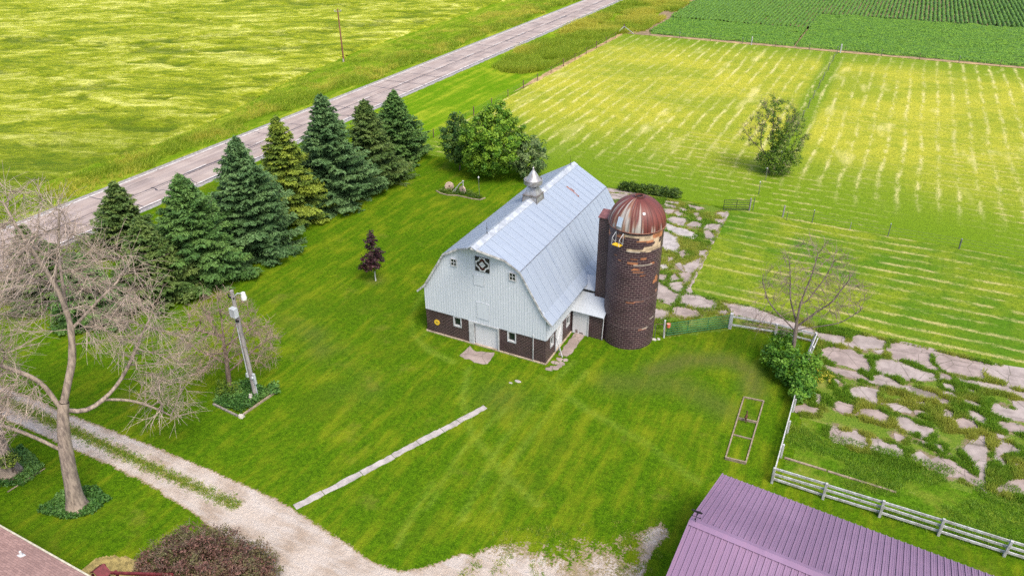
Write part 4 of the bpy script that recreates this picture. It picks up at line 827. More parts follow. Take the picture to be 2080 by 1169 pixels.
rustk = np.clip((vnoise(fr*3+pid*3, E1*4, 1, 19)-.45)*4, 0, 1)
st = np.zeros((len(V), 4)); red = np.array((.105, .027, .021)); wh = np.array((.29, .265, .24)); ru = np.array((.22, .085, .035))
c = red[None]*(.7+.6*vnoise(fr*2+pid*5, E1*3, 1, 2))[:, None]; c = c*(1-w[:, None])+(wh[None]*(1-.75*rustk[:, None])+ru[None]*.75*rustk[:, None])*w[:, None]
seam = (np.minimum(fr, 1-fr) < .07)[:, None]; c = np.where(seam, c*.45, c); c = c*(1-.5*(E1 > .93))[:, None]
st[:, :3] = c; st[:, 3] = 1
t = NT('painted_dome_metal'); B_ = t.noise(t.pos(), 7, 4, .7); col = t.mix(t.m('MULTIPLY', t.rng(B_, .55, .8), .5), t.attr('stain', 'Color'), (.17, .06, .03)); t.bump(B_, .15, .01); M_dome = t.out(col, .5)
np_obj('dome', V, F, M_dome, silo, attrs={'stain': st}, smooth=True)
mb = MB(); mb.lathe([(2.2, 10.38), (2.2, 10.44), (2.1, 10.44), (2.1, 10.38)], (SX, SY, 0), 64); mb.build('dome_rim', plain('rusty_rim', (.22, .10, .07), .4, 4, .7), silo)
mb = MB(); mb.lathe([(.36, 12.47), (.36, 12.58), (.30, 12.58), (.30, 12.45)], (SX, SY, 0), 24, cap=False); mb.build('vent_collar', plain('rusty_collar', (.13, .045, .035), .4, 4, .7), silo)
mb = MB(); mb.lathe([(.001, 12.44), (.31, 12.44)], (SX, SY, 0), 24, cap=False); mb.build('dark_opening', M_black, silo)
def dome_pt(a, e, r=1.0):
    a, e = R(a), R(e); return Vector((SX+2.16*r*math.cos(e)*math.cos(a), SY+2.16*r*math.cos(e)*math.sin(a), 10.42+2.1*r*math.sin(e)))
mb = MB(); c0 = dome_pt(-110, 17, 1.01); nrm = (c0-Vector((SX, SY, 10.42))).normalized(); tz = (Vector((0, 0, 1))-nrm*nrm.z).normalized(); tx = nrm.cross(tz)
Mx = Matrix((tx, tz, nrm)).transposed(); mb.box(c0+nrm*.02, (.42, .72, .05), M=Mx); mb.build('hatch_door', paintwall('pale_blue_hatch', (.36, .42, .50), dirt=(.26, .22, .2)), silo)
mb = MB(); c0 = dome_pt(-58, 40, 1.0); nrm = (c0-Vector((SX, SY, 10.42))).normalized(); mb.cyl(c0, c0+nrm*.05, .11, n=16); mb.build('round_vent', M_qw, silo)
# filling chute
mb = MB(); mb.box((-16.9, 49.55, 6.45), (.95, 1.0, 7.85)); ch = mb.build('chute', M_brick, silo)
mb = MB(); mb.add([(-17.45, 48.98, 10.36), (-16.36, 48.98, 10.36), (-16.36, 50.15, 10.62), (-17.45, 50.15, 10.62), (-17.45, 48.98, 10.30), (-16.36, 48.98, 10.30), (-16.36, 50.15, 10.5), (-17.45, 50.15, 10.5)],
    [(0, 1, 2, 3), (7, 6, 5, 4), (0, 4, 5, 1), (1, 5, 6, 2), (2, 6, 7, 3), (3, 7, 4, 0)]); mb.build('chute_cap', plain('dull_red_cap', (.16, .065, .065), .3, 2, .6), ch)
mb = MB(); mb.box((-16.9, 49.03, 2.56), (1.0, .06, .09)); mb.build('chute_lintel', M_black, ch)
# platform below the hatch
pa = R(-108); pc = Vector((SX+2.35*math.cos(pa), SY+2.35*math.sin(pa), 9.28)); tx = Vector((-math.sin(pa), math.cos(pa), 0)); nx_ = Vector((math.cos(pa), math.sin(pa), 0)); Mx = Matrix((tx, nx_, Vector((0, 0, 1)))).transposed()
mb = MB(); mb.box(pc, (.66, .42, .05), M=Mx); pf = mb.build('platform', M_yel, silo)
for s_ in (-.33, .33):
    mb = MB(); a0 = pc+tx*s_+nx_*.24; b0 = pc+tx*s_-nx_*.24
    mb.tube([a0, a0+Vector((0, 0, .55)), b0+Vector((0, 0, .95)), b0+Vector((0, 0, .05))], .022, 6); mb.cyl(a0+Vector((0, 0, .55)), b0, .018, n=6); mb.build('platform_rail', M_trim, pf)

# ------------------------------------------------------------------ purple shed
M_pur = None
t = NT('mauve_metal_roof'); p = t.obj(); A = t.noise(p, .25, 3); B = t.noise(p, 6, 3, .7); S_ = t.noise(t.map(p, (3, .35, 1)), 1, 3)
col = t.mix(t.rng(A, .35, .65), (.168, .104, .172), (.208, .130, .208)); col = t.mix(t.m('MULTIPLY', t.rng(S_, .5, .7), .3), col, (.23, .13, .20)); PN = t.noise(t.comb(t.m('FLOOR', t.m('DIVIDE', t.sep(t.obj())[0], .915)), t.m('GREATER_THAN', t.sep(t.obj())[1], 0.)), 3.7, 1); col = t.mix(t.m('MULTIPLY', t.rng(PN, .35, .65), .22), col, (.14, .08, .14)); M_pur = t.out(col, .5)
shed = empty('shed', (-3.8, 26.9, 0), 'long shed with mauve ribbed metal roof and a weathervane', 'shed'); shed.rotation_euler = (0, 0, R(-4.38))
def sh(x, y, z): return (x-3.8, y+26.9, z)     # local frame: ridge along +x from the gable end
hwS, zE, zR, LS = 6.42, 3.3, 5.56, 30
mb = MB(); sls = (zR-zE)/hwS
for s_ in (1, -1):
    P = [sh(0, 0, zR), sh(LS, 0, zR), sh(LS, s_*hwS, zE), sh(0, s_*hwS, zE)]; Q = [(x, y, z-.06) for x, y, z in P]; f = [(0, 3, 2, 1), (4, 5, 6, 7), (0, 1, 5, 4), (1, 2, 6, 5), (2, 3, 7, 6), (3, 0, 4, 7)]
    mb.add(P+Q, [q[::-1] for q in f] if s_ > 0 else f)
    N_ = Vector((0, s_*sls, 1)).normalized()
    for k, x in enumerate(np.arange(.18, LS, .305)):
        a = Vector(sh(x, s_*.2, zR-sls*.2)); b = Vector(sh(x, s_*hwS, zE)); mb.beam(a+N_*.016, b+N_*.02, .07, .045, up=N_)
        for q in (.105, .2): mb.beam(a+N_*.005+Vector((q, 0, 0)), b+N_*.006+Vector((q, 0, 0)), .03, .016, up=N_)
mb.build('roof', M_pur, shed)
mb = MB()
for s_ in (1, -1):     # dark strips paint in the shaded side of each rib
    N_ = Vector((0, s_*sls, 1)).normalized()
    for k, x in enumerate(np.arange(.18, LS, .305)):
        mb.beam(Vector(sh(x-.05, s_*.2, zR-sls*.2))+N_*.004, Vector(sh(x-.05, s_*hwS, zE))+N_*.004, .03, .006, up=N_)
mb.build('rib_shade_strips', plain('painted_rib_shade', (.085, .05, .082), .3, 3, .7), shed)
mb = MB()
for s_ in (1, -1): mb.beam(sh(-.05, s_*.13, zR+.02), sh(LS, s_*.13, zR+.02), .28, .02, up=(0, s_*sls, 1))
mb.cyl(sh(-.05, 0, zR+.035), sh(LS, 0, zR+.035), .045, n=8); mb.build('ridge_cap', M_pur, shed)
mb = MB()
for s_ in (1, -1): mb.beam(sh(-.03, 0, zR-.02), sh(-.03, s_*hwS, zE-.02), .07, .17, up=(0, 0, 1))
mb.build('rake_trim', M_pur, shed)
mb = MB(); mb.prism([(-6.2, 0), (6.2, 0), (6.2, zE+.02), (0, zR-.1), (-6.2, zE+.02)], .25, LS-.3, fn=lambda a, b, z: sh(z, a, b)); mb.build('wall', paintwall('cream_shed_wall', (.4, .37, .34)), shed)
wv = MB(); c0 = sh(.25, 0, zR)
wv.cyl(c0, (c0[0], c0[1], zR+.75), .014, n=6); wv.beam((c0[0]-.2, c0[1], zR+.42), (c0[0]+.2, c0[1], zR+.42), .02, .02); wv.beam((c0[0], c0[1]-.2, zR+.45), (c0[0], c0[1]+.2, zR+.45), .02, .02)
for q in ((.2, 0), (-.2, 0), (0, .2), (0, -.2)): wv.box((c0[0]+q[0], c0[1]+q[1], zR+.44), (.05, .05, .06))
wv.prism([(-.3, .0), (-.22, .1), (.0, .07), (.16, .12), (.3, .05), (.2, -.04), (-.1, -.05)], -.012, .012, fn=lambda a, b, z: (c0[0]+a, c0[1]+z, zR+.76+b)); wv.build('weathervane', M_black, shed)
shed_w = sh

# ------------------------------------------------------------------ house corner, bottom left
house = empty('house', (-45, 7, 0), 'house with brown shingle roof and a small vent pipe, only its roof corner showing', 'house')
t = NT('brown_shingles'); p = t.pos(); s = t.sep(p)
b = t.n('ShaderNodeTexBrick', offset=.37, offset_frequency=2); t.set(b.inputs['Vector'], t.comb(s[0], t.m('MULTIPLY', s[1], 1.12))); b.inputs['Brick Width'].default_value = .30; b.inputs['Row Height'].default_value = .15; b.inputs['Mortar Size'].default_value = .008; b.inputs['Scale'].default_value = 1
t.set(b.inputs['Color1'], (.21, .125, .11)); t.set(b.inputs['Color2'], (.31, .19, .165)); t.set(b.inputs['Mortar'], (.11, .065, .06))
A = t.noise(p, .5, 4); B = t.noise(p, 14, 3, .7); col = t.mix(t.m('MULTIPLY', t.rng(B, .4, .7), .4), b.outputs['Color'], (.34, .22, .2)); col = t.mix(t.m('MULTIPLY', t.rng(A, .4, .65), .25), col, (.16, .1, .09)); t.bump(b.outputs['Fac'], .4, .01); M_shin = t.out(col, .95)
mb = MB(); P = [(-62, 12.2, 3.0), (-26.5, 12.2, 3.0), (-26.5, 6.2, 5.6), (-62, 6.2, 5.6), (-26.5, .2, 3.0), (-62, .2, 3.0)]; Q = [(x, y, z-.08) for x, y, z in P]
mb.add(P+Q, [(0, 1, 2, 3), (3, 2, 4, 5), (9, 8, 7, 6), (11, 10, 8, 9), (0, 6, 7, 1), (1, 7, 8, 2), (2, 8, 10, 4), (4, 10, 11, 5), (5, 11, 9, 3), (3, 9, 6, 0)]); mb.build('roof', M_shin, house)
mb = MB(); mb.box((-44.25, 12.25, 2.94), (35.6, .09, .13)); mb.build('gutter', plain('cream_gutter', (.40, .37, .29), .2, 3), house)
mb = MB(); mb.box((-44.2, 6.2, 1.5), (34.4, 11.0, 3.06)); mb.prism([(.9, 3), (11.5, 3), (6.2, 5.3)], -61.4, -27.0, fn=lambda a, b, z: (z, a, b)); mb.build('wall', plain('pale_house_siding', (.42, .41, .38), .15, 2), house)
mb = MB(); mb.cyl((-34.35, 11.4, 3.25), (-34.35, 11.4, 3.62), .055, n=12); mb.box((-34.33, 11.38, 3.37), (.3, .3, .02), M=Matrix.Rotation(-.41, 3, 'X')); mb.build('vent_pipe', M_qw, house)
M_dred = plain('dark_red_wood', (.13, .02, .024), .3, 4, .6)
pl = empty('garden_arbour', (-31.0, 13.4, 0), 'dark red wooden garden arbour with small gable beside the purple bush', 'garden structure')
mb = MB()
for s_ in (-1, 1): mb.beam((-31.15, 13.1, 2.25), (-31.15+s_*.5, 13.1-.02*s_, 1.85), .6, .05, up=(0, 0, 1))
mb.build('gable_roof', M_dred, pl); mb = MB(); mb.prism([(-.36, 1.4), (.36, 1.4), (.36, 1.85), (0, 2.12), (-.36, 1.85)], 13.2, 13.25, fn=lambda a, b, z: (-31.15+a, z, b)); mb.build('gable_panel', plain('tan_panel', (.42, .28, .12), .2, 3), pl)
mb = MB(); mb.beam((-30.8, 13.3, 1.85), (-27.6, 14.7, 1.9), .12, .12); mb.build('beam', M_dred, pl)
mb = MB()
for x, y in ((-31.6, 12.9), (-30.7, 12.9), (-31.6, 13.6), (-30.7, 13.6)): mb.box((x, y, .85), (.1, .1, 1.75))
mb.build('post', M_dred, pl); mb = MB(); mb.box((-27.65, 14.68, .95), (.12, .12, 1.9)); mb.build('end_post', M_dred, pl)
o = ragged('mulch_bed', [(-34.2, 14.4), (-33.4, 15.1), (-32, 15.4), (-30.4, 15.3), (-29.4, 14.9), (-29, 13.5), (-34, 13)], plain('straw_mulch', (.27, .21, .075), .35, 3, .95, bump=.5, bd=.03), .02, .12, .15); tag(o, kind='structure')

# ================================================================== TREES
def frustums(A, B, ra, rb, n):
    A, B = np.asarray(A, float), np.asarray(B, float); d = B-A; L = np.linalg.norm(d, axis=1)[:, None]+1e-9; x = d/L
    ref = np.where(np.abs(x[:, 2:3]) > .9, np.array([[1., 0, 0]]), np.array([[0, 0, 1.]])); u = np.cross(ref, x); u /= np.linalg.norm(u, axis=1)[:, None]; w = np.cross(x, u)
    t = 2*np.pi*np.arange(n)/n; ring = np.cos(t)[None, :, None]*u[:, None]+np.sin(t)[None, :, None]*w[:, None]
    V = np.concatenate([A[:, None]+ring*np.asarray(ra)[:, None, None], B[:, None]+ring*np.asarray(rb)[:, None, None]], 1)
    k = np.arange(n); f = np.stack([k, (k+1) % n, n+(k+1) % n, n+k], -1)
    F = (np.arange(len(A))[:, None, None]*2*n+f[None]).reshape(-1, 4); return V.reshape(-1, 3), F
def cat(parts):
    V, F, b = [], [], 0
    for v, f in parts: V.append(v); F.append(f+b); b += len(v)
    return np.concatenate(V), np.concatenate(F)
LIMBS = []
def colonize(att, limbs, di=2.2, dk=.45, step=.3, iters=140, bias=(0, 0, .05)):
    """space colonisation from hand-placed limbs: nodes, parents"""
    N = []; par = []; LIMBS.clear()
    for l in limbs:
        pts = [np.array(q, float) for q in l['p']]; prev = l.get('at', -1)
        if prev == 'near': prev = int(np.argmin(np.linalg.norm(np.array(N)-pts[0], axis=1)))
        s0 = len(N); p0 = prev
        for a, b in zip(pts[:-1], pts[1:]):
            k = max(1, int(np.linalg.norm(b-a)/step))
            for j in range(k+(1 if b is pts[-1] else 0)):
                q = a+(b-a)*j/k+(rng.normal(0, .025, 3) if j else 0); N.append(q); par.append(prev); prev = len(N)-1
        LIMBS.append((p0, s0, len(N)))
    N = list(N); att = np.array(att); best = np.full(len(att), 1e9); bi = np.zeros(len(att), int)
    def upd(s):
        nonlocal best, bi
        M = np.array(N[s:]); 
        for k in range(0, len(M), 400):
            D = np.linalg.norm(att[:, None]-M[None, k:k+400], axis=2); j = D.argmin(1); v = D[np.arange(len(att)), j]; m = v < best; best = np.where(m, v, best); bi = np.where(m, s+k+j, bi)
    upd(0)
    for it in range(iters):
        al = best > dk
        if not al.all(): att, best, bi = att[al], best[al], bi[al]
        w = best < di
        if not w.any(): break
        s = len(N); ids = bi[w]; A = att[w]
        for i in np.unique(ids):
            d = A[ids == i]-N[i]; d = (d/np.linalg.norm(d, axis=1)[:, None]).sum(0)/max(1, (ids == i).sum())+np.array(bias)+rng.normal(0, .12, 3)
            n_ = np.linalg.norm(d)
            if n_ < 1e-3: continue
            N.append(N[i]+d/n_*step); par.append(int(i))
        if len(N) > 9000: break
        upd(s)
    return np.array(N), np.array(par)
def radii(N, par, r0, p=2.3, rmax=None):
    n = len(N); acc = np.zeros(n); nch = np.zeros(n, int); np.add.at(nch, par[par >= 0], 1)
    acc[nch == 0] = r0**p
    for i in range(n-1, -1, -1):
        if acc[i] == 0: acc[i] = r0**p
        if par[i] >= 0: acc[par[i]] += acc[i]
    r = acc**(1/p)
    return (r if rmax is None else r*min(1, rmax/r.max()) if rmax < 0 else np.minimum(r*rmax/r.max()**1, rmax)), nch
def sprays(T, D, n, L, r, droop=0., spread=.8, seg=3):
    """fine twigs: n curved twigs at each point T growing along D"""
    P = np.repeat(T, n, 0); d = np.repeat(D, n, 0)+rng.normal(0, spread, (len(P), 3)); d /= np.linalg.norm(d, axis=1)[:, None]
    l = L*rng.uniform(.4, 1.2, len(P)); parts = []; q = P
    for k in range(seg):
        d = d+rng.normal(0, .18, d.shape)+np.array([0, 0, -droop]); d /= np.linalg.norm(d, axis=1)[:, None]
        e = q+d*(l/seg)[:, None]; parts.append(frustums(q, e, np.full(len(q), r*(1-k/seg*.6)), np.full(len(q), r*(1-(k+1)/seg*.6)), 3)); q = e
        if k == 0: mid = e.copy(); md = d.copy()
    s = mid; d2 = md+rng.normal(0, .7, md.shape); d2 /= np.linalg.norm(d2, axis=1)[:, None]; e = s+d2*(l*.5)[:, None]
    parts.append(frustums(s, e, np.full(len(s), r*.7), np.full(len(s), r*.4), 3)); return parts
def ell(n, c, r, hollow=0.):
    v = rng.normal(0, 1, (n, 3)); v /= np.linalg.norm(v, axis=1)[:, None]; u = (hollow**3+(1-hollow**3)*rng.random(n))**(1/3)
    return np.array(c)+v*u[:, None]*np.array(r)
def sweep(P, r, n=12, rough=.05):
    P = np.array(P, float); m = len(P)
    for _ in range(2): P[1:-1] = (P[:-2]+2*P[1:-1]+P[2:])/4
    k = np.linspace(0, m-1, (m-1)*3+1); P = np.stack([np.interp(k, np.arange(m), P[:, c]) for c in range(3)], -1); r = np.interp(k, np.arange(m), r)
    T = np.gradient(P, axis=0); T /= np.linalg.norm(T, axis=1)[:, None]; u = np.cross(T[0], [.3, .9, .1]); V = []
    s_ = np.r_[0, np.cumsum(np.linalg.norm(np.diff(P, axis=0), axis=1))]; a = 2*np.pi*np.arange(n)/n; sd_ = rng.random()*90
    for j in range(len(P)):
        u = u-T[j]*u.dot(T[j]); u /= np.linalg.norm(u); w = np.cross(T[j], u); q = r[j]*(1+rough*2*(vnoise(np.arange(n)*.9+sd_, np.full(n, s_[j]*.9), 1, 3)-.5)+rough*(np.sin(np.arange(n)*np.pi)))
        V.append(P[j]+np.cos(a)[:, None]*u*q[:, None]+np.sin(a)[:, None]*w*q[:, None])
    i = np.arange(len(P)*n).reshape(len(P), n); F = np.stack([i[:-1], np.roll(i[:-1], -1, 1), np.roll(i[1:], -1, 1), i[1:]], -1).reshape(-1, 4); return np.concatenate(V), F
def branch_parts(N, par, r, thick=.05):
    skip = np.zeros(len(N), bool); SW = []
    for p0, a_, b_ in LIMBS:
        ids = ([p0] if p0 >= 0 else [])+list(range(a_, b_))
        if len(ids) < 3: continue
        rr_ = r[ids].copy()
        if p0 >= 0: rr_[0] = rr_[1]*1.1
        SW.append(sweep(N[ids], rr_, 16 if rr_.max() > .2 else 10, .07 if rr_.max() > .2 else .04)); skip[a_:b_] = True
    i = np.where((par >= 0) & ~skip)[0]; a, b = N[par[i]], N[i]; ra = np.minimum(r[par[i]], r[i]*1.5+.004); big = ra > thick; P = SW
    if big.any(): P.append(frustums(a[big], b[big]+(b[big]-a[big])*.08, ra[big], r[i][big], 9))
    if (~big).any(): P.append(frustums(a[~big], b[~big], ra[~big], r[i][~big], 4))
    return P
def leaves(P, Nrm, size, asp=.55, jit=.6):
    n = len(P); nr = Nrm+rng.normal(0, jit, (n, 3)); nr /= np.linalg.norm(nr, axis=1)[:, None]
    a = rng.normal(0, 1, (n, 3)); u = np.cross(nr, a); u /= np.linalg.norm(u, axis=1)[:, None]; w = np.cross(nr, u); s = (size*rng.uniform(.6, 1.3, n))[:, None]/2
    V = np.stack([P-u*s, P+w*s*asp-nr*s*.15, P+u*s, P-w*s*asp-nr*s*.15], 1).reshape(-1, 3); return V, np.arange(4*n).reshape(-1, 4)
def clumps(C, n, rad, size, ctr, flat=1., asp=.55, up=.5):
    """leaf clumps round the points C; leaves face outwards and up"""
    P = np.repeat(C, n, 0); o = rng.normal(0, 1, P.shape); o /= np.linalg.norm(o, axis=1)[:, None]; o = o*(rng.random(len(P))**.5)[:, None]; rr = np.repeat(rad*rng.uniform(.7, 1.25, len(C)), n)[:, None]
    Q = P+o*rr*np.array([1, 1, flat]); out = Q-np.array(ctr); out /= np.linalg.norm(out, axis=1)[:, None]
    V, F = leaves(Q, o*.7+out*.5+np.array([0, 0, up]), np.full(len(Q), size), asp)
    return V, F, np.repeat(rng.random(len(P)), 4), np.repeat(np.repeat(rng.random(len(C)), n), 4)
def bark(name, c, c2): 
    t = NT(name); p = t.obj(); A = t.noise(t.map(p, (5, 5, 1.1)), 1, 4, .7); B = t.noise(p, .8, 3); col = t.mix(t.rng(A, .36, .62), c2, c); col = t.mix(t.m('MULTIPLY', t.rng(B, .45, .7), .4), col, tuple(min(1, x*1.25) for x in c)); t.bump(A, .7, .04); return t.out(col, .95)
M_bark = bark('brown_bark', (.15, .115, .09), (.06, .045, .035)); M_dead = bark('dead_grey_bark', (.27, .215, .17), (.115, .09, .075)); M_twig = bark('dead_pink_twigs', (.41, .325, .27), (.22, .165, .13)); M_twig2 = bark('brown_twigs', (.25, .185, .145), (.15, .105, .08))

# ------------------------------------------------------------------ spruces
def spruce(name, label, x, y, H, Rr, cols, droop=.25, dens=1., seed=0, clear=.0, lop=0., grp='spruce trees in the windbreak row'):
    global rng
    keep_ = rng; rng = np.random.default_rng(100+seed)
    root = empty(name, (x, y, 0), label, 'tree', grp)
    mb = MB(); mb.cyl((x, y, -.1), (x, y, H*.55), .2*H/11, .09*H/11, 9, caps=False); mb.cyl((x, y, H*.55), (x, y, H*.99), .09*H/11, .015, 7); mb.build('trunk', M_bark, root)
    pa, pb = [], []; Q, Nn, RN, CK = [], [], [], []
    z = H*(.02+clear); lev = 0; ph1, ph2 = rng.random(2)*6.28
    while z < H*.985:
        f = 1-z/H; Rl = Rr*1.27*(f**.94)*(1-.25*max(0, .12-z/H)/.12)+.12; nb = max(4, int((9 if f > .3 else 7)*dens)); a0 = rng.random()*6.28
        for k in range(nb):
            a = a0+2*np.pi*k/nb+rng.normal(0, .22); L = Rl*rng.uniform(.66, 1.12)*(1+lop*math.cos(a-1.2)); 
            if rng.random() < .07: L *= .6
            L *= 1+.13*math.sin(2*a+ph1+z*.7)+.09*math.sin(3*a+ph2-z*1.1)
            zb_ = z+rng.normal(0, .12); m = max(4, int(L/.17)); t = np.linspace(.12, 1, m)
            ca, sa = math.cos(a), math.sin(a); rise = .30*(1-f)-droop*f*.9
            cx_ = x+ca*L*t; cy_ = y+sa*L*t; cz = zb_+L*(rise*t+.20*f*t**2.4)-.02*L
            pts = np.stack([cx_, cy_, cz], -1); pa.append(pts[:-1]); pb.append(pts[1:]); ck = rng.random()
            # side twigs, longest at mid branch
            for sgn in (-1, 1):
                wid = (.34*L*(1-.75*t)+.16)*rng.uniform(.7, 1.15, m)
                tw = a+sgn*(.75+.25*rng.random(m)); nt = 3
                for j in range(nt):
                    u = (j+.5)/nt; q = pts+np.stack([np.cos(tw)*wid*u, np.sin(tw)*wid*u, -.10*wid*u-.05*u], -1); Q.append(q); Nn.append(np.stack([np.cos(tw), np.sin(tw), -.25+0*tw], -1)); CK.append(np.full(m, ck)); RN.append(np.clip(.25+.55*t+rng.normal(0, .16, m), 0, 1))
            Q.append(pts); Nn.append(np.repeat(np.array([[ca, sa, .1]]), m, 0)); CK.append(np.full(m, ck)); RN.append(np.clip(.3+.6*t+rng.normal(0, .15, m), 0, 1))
        z += max(.17, .30*H/11*(.55+f*.6)); lev += 1
    for k in range(26):   # leader
        q = np.array([[x, y, H*(.955+.055*k/26)]]); Q.append(q+rng.normal(0, .03, (1, 3))); a = rng.random()*6.28; Nn.append(np.array([[math.cos(a)*.6, math.sin(a)*.6, 1.]])); CK.append(np.array([.5])); RN.append(np.array([.8]))
    Q = np.concatenate(Q); D = np.concatenate(Nn); CK = np.concatenate(CK); RN = np.concatenate(RN); n = len(Q)
    # every sprig is a tuft of 3 narrow blades round its axis
    VV, rr, cc = [], [], []
    for j in range(3):
        d = D+rng.normal(0, .33, D.shape); d /= np.linalg.norm(d, axis=1)[:, None]; ph = rng.random(n)*np.pi
        ref = np.cross(d, np.array([0, 0, 1.])+rng.normal(0, .3, (n, 3))); ref /= np.linalg.norm(ref, axis=1)[:, None]; w2 = np.cross(d, ref)
        s_ = ref*np.cos(ph*.55-.85)[:, None]+w2*np.sin(ph*.55-.85)[:, None]; L = (.15+.17*rng.random(n))[:, None]*(H/11)**.3; W = (.045+.03*rng.random(n))[:, None]
        o = Q+rng.normal(0, .05, Q.shape)
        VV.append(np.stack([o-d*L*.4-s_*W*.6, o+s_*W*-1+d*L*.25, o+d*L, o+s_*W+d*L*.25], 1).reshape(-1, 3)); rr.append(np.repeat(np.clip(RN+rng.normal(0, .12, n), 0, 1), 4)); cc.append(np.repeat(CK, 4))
    V = np.concatenate(VV); F = np.arange(len(V)).reshape(-1, 4)
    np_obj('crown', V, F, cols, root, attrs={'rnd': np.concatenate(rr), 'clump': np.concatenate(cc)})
    A, B = np.concatenate(pa), np.concatenate(pb); v, f_ = frustums(A, B, np.full(len(A), .022), np.full(len(A), .015), 3); np_obj('branches', v, f_, M_bark, root)
    rng = keep_; return root
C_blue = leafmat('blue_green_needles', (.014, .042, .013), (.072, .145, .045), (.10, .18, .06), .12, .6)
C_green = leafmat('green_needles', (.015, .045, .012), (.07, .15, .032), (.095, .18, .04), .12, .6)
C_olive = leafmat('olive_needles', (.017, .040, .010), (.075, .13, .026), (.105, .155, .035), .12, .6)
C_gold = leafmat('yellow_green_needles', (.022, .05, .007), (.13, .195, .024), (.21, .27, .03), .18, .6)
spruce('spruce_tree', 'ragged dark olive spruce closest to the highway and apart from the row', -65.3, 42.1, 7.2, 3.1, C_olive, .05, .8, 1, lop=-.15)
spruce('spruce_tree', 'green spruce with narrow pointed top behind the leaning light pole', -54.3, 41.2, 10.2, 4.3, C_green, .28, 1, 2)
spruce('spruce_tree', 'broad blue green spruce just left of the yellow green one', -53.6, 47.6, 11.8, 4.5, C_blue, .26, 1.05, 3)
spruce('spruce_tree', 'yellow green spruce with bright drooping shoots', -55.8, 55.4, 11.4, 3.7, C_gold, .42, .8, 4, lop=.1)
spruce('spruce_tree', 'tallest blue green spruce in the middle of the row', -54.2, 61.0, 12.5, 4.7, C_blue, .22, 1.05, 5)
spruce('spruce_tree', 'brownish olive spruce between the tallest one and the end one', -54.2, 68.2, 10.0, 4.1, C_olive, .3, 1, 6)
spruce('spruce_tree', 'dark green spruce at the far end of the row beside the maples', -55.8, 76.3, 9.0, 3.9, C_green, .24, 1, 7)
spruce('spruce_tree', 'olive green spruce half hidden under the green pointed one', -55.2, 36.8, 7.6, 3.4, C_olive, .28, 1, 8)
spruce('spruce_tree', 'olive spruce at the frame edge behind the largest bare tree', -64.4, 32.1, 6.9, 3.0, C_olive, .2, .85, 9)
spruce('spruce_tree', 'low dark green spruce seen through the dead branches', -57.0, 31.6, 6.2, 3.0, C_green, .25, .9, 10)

# ------------------------------------------------------------------ leafy trees
def leafy(name, label, base, limbs, att, mats, leaf, ncl, rad, size, ctr, cat_='tree', group=None, r0=.012, rtrunk=.22, sub=1., bk=None, step=.32, dk=.5, bare=None, extra=None, flat=.75):
    root = empty(name, base, label, cat_, group)
    N, par = colonize(att, limbs, 2.4, dk, step); r, nch = radii(N, par, r0); r = r*min(1., rtrunk/r.max())
    v, f = cat(branch_parts(N, par, r)); np_obj('trunk', v, f, bk or M_bark, root, smooth=True)
    tips = np.where(r < r0*3.2)[0]; T = N[tips]
    if bare is not None: T = T[~bare(T)]
    if sub < 1: T = T[rng.random(len(T)) < sub]
    if extra is not None: T = np.concatenate([T, extra])
    V, F, rn, ck = clumps(T, ncl, rad, size, ctr, flat); np_obj('crown', V, F, mats, root, attrs={'rnd': rn, 'clump': ck}); return root, N, r
C_map = leafmat('maple_leaves', (.035, .11, .008), (.13, .27, .018), (.2, .33, .025), .4)
C_dkm = leafmat('dark_maple_leaves', (.018, .06, .012), (.07, .15, .028), (.10, .175, .03), .35)
C_gry = leafmat('grey_green_leaves', (.03, .08, .018), (.12, .19, .055), (.17, .23, .08), .3)
def trunk_limbs(b, h, rr, n, top, ph=0.):
    L = [{'p': [b, (b[0]+.1, b[1], h*.5), (b[0], b[1]+.1, h)]}]
    for k in range(n):
        a = ph+2*np.pi*k/n; L.append({'p': [(b[0], b[1], h*(.65+.35*k/n)), (b[0]+rr*.45*math.cos(a), b[1]+rr*.45*math.sin(a), h+top*.3), (b[0]+rr*.75*math.cos(a), b[1]+rr*.75*math.sin(a), h+top*.6)], 'at': 'near'})
    return L
att = np.concatenate([ell(260, (-46.3, 76.0, 4.0), (2.6, 2.6, 3.0), .3), ell(60, (-46.3, 76.0, 6.6), (1.1, 1.1, 1.5))])
leafy('broadleaf_tree', 'dark green tree on the spruce side of the maple cluster', (-46.3, 76.2, 0), trunk_limbs((-46.3, 76.2, 0), 2.0, 2, 5, 5), att, C_dkm, 1, 34, .5, .27, (-46.3, 76, 3.6), group='cluster of broadleaf trees behind the barn', sub=.8)
att = np.concatenate([ell(480, (-41.2, 76.0, 4.6), (4.7, 4.0, 4.2), .3), ell(90, (-41.2, 76.4, 7.9), (2.0, 2.0, 1.7)), ell(90, (-41.9, 74.2, 2.2), (2.8, 1.6, 1.5)), ell(60, (-39.6, 76.6, 7.2), (1.5, 1.5, 1.3))])
leafy('broadleaf_tree', 'bright green maple, largest of the cluster behind the barn', (-41.4, 76.5, 0), trunk_limbs((-41.4, 76.5, 0), 2.4, 3, 6, 6, .4), att, C_map, 1, 38, .52, .30, (-41.4, 76.3, 3.6), group='cluster of broadleaf trees behind the barn', sub=.75)
att = np.concatenate([ell(320, (-37.3, 77.4, 2.9), (3.1, 2.8, 2.7), .3), ell(60, (-38, 77.8, 5.1), (1.3, 1.3, 1.0))])
leafy('broadleaf_tree', 'grey green round tree between the maple and the barn roof', (-37.3, 77.4, 0), trunk_limbs((-37.3, 77.4, 0), 1.3, 2, 5, 3.4, .9), att, C_gry, 1, 36, .5, .27, (-37.3, 77.4, 2.2), group='cluster of broadleaf trees behind the barn', sub=.8)
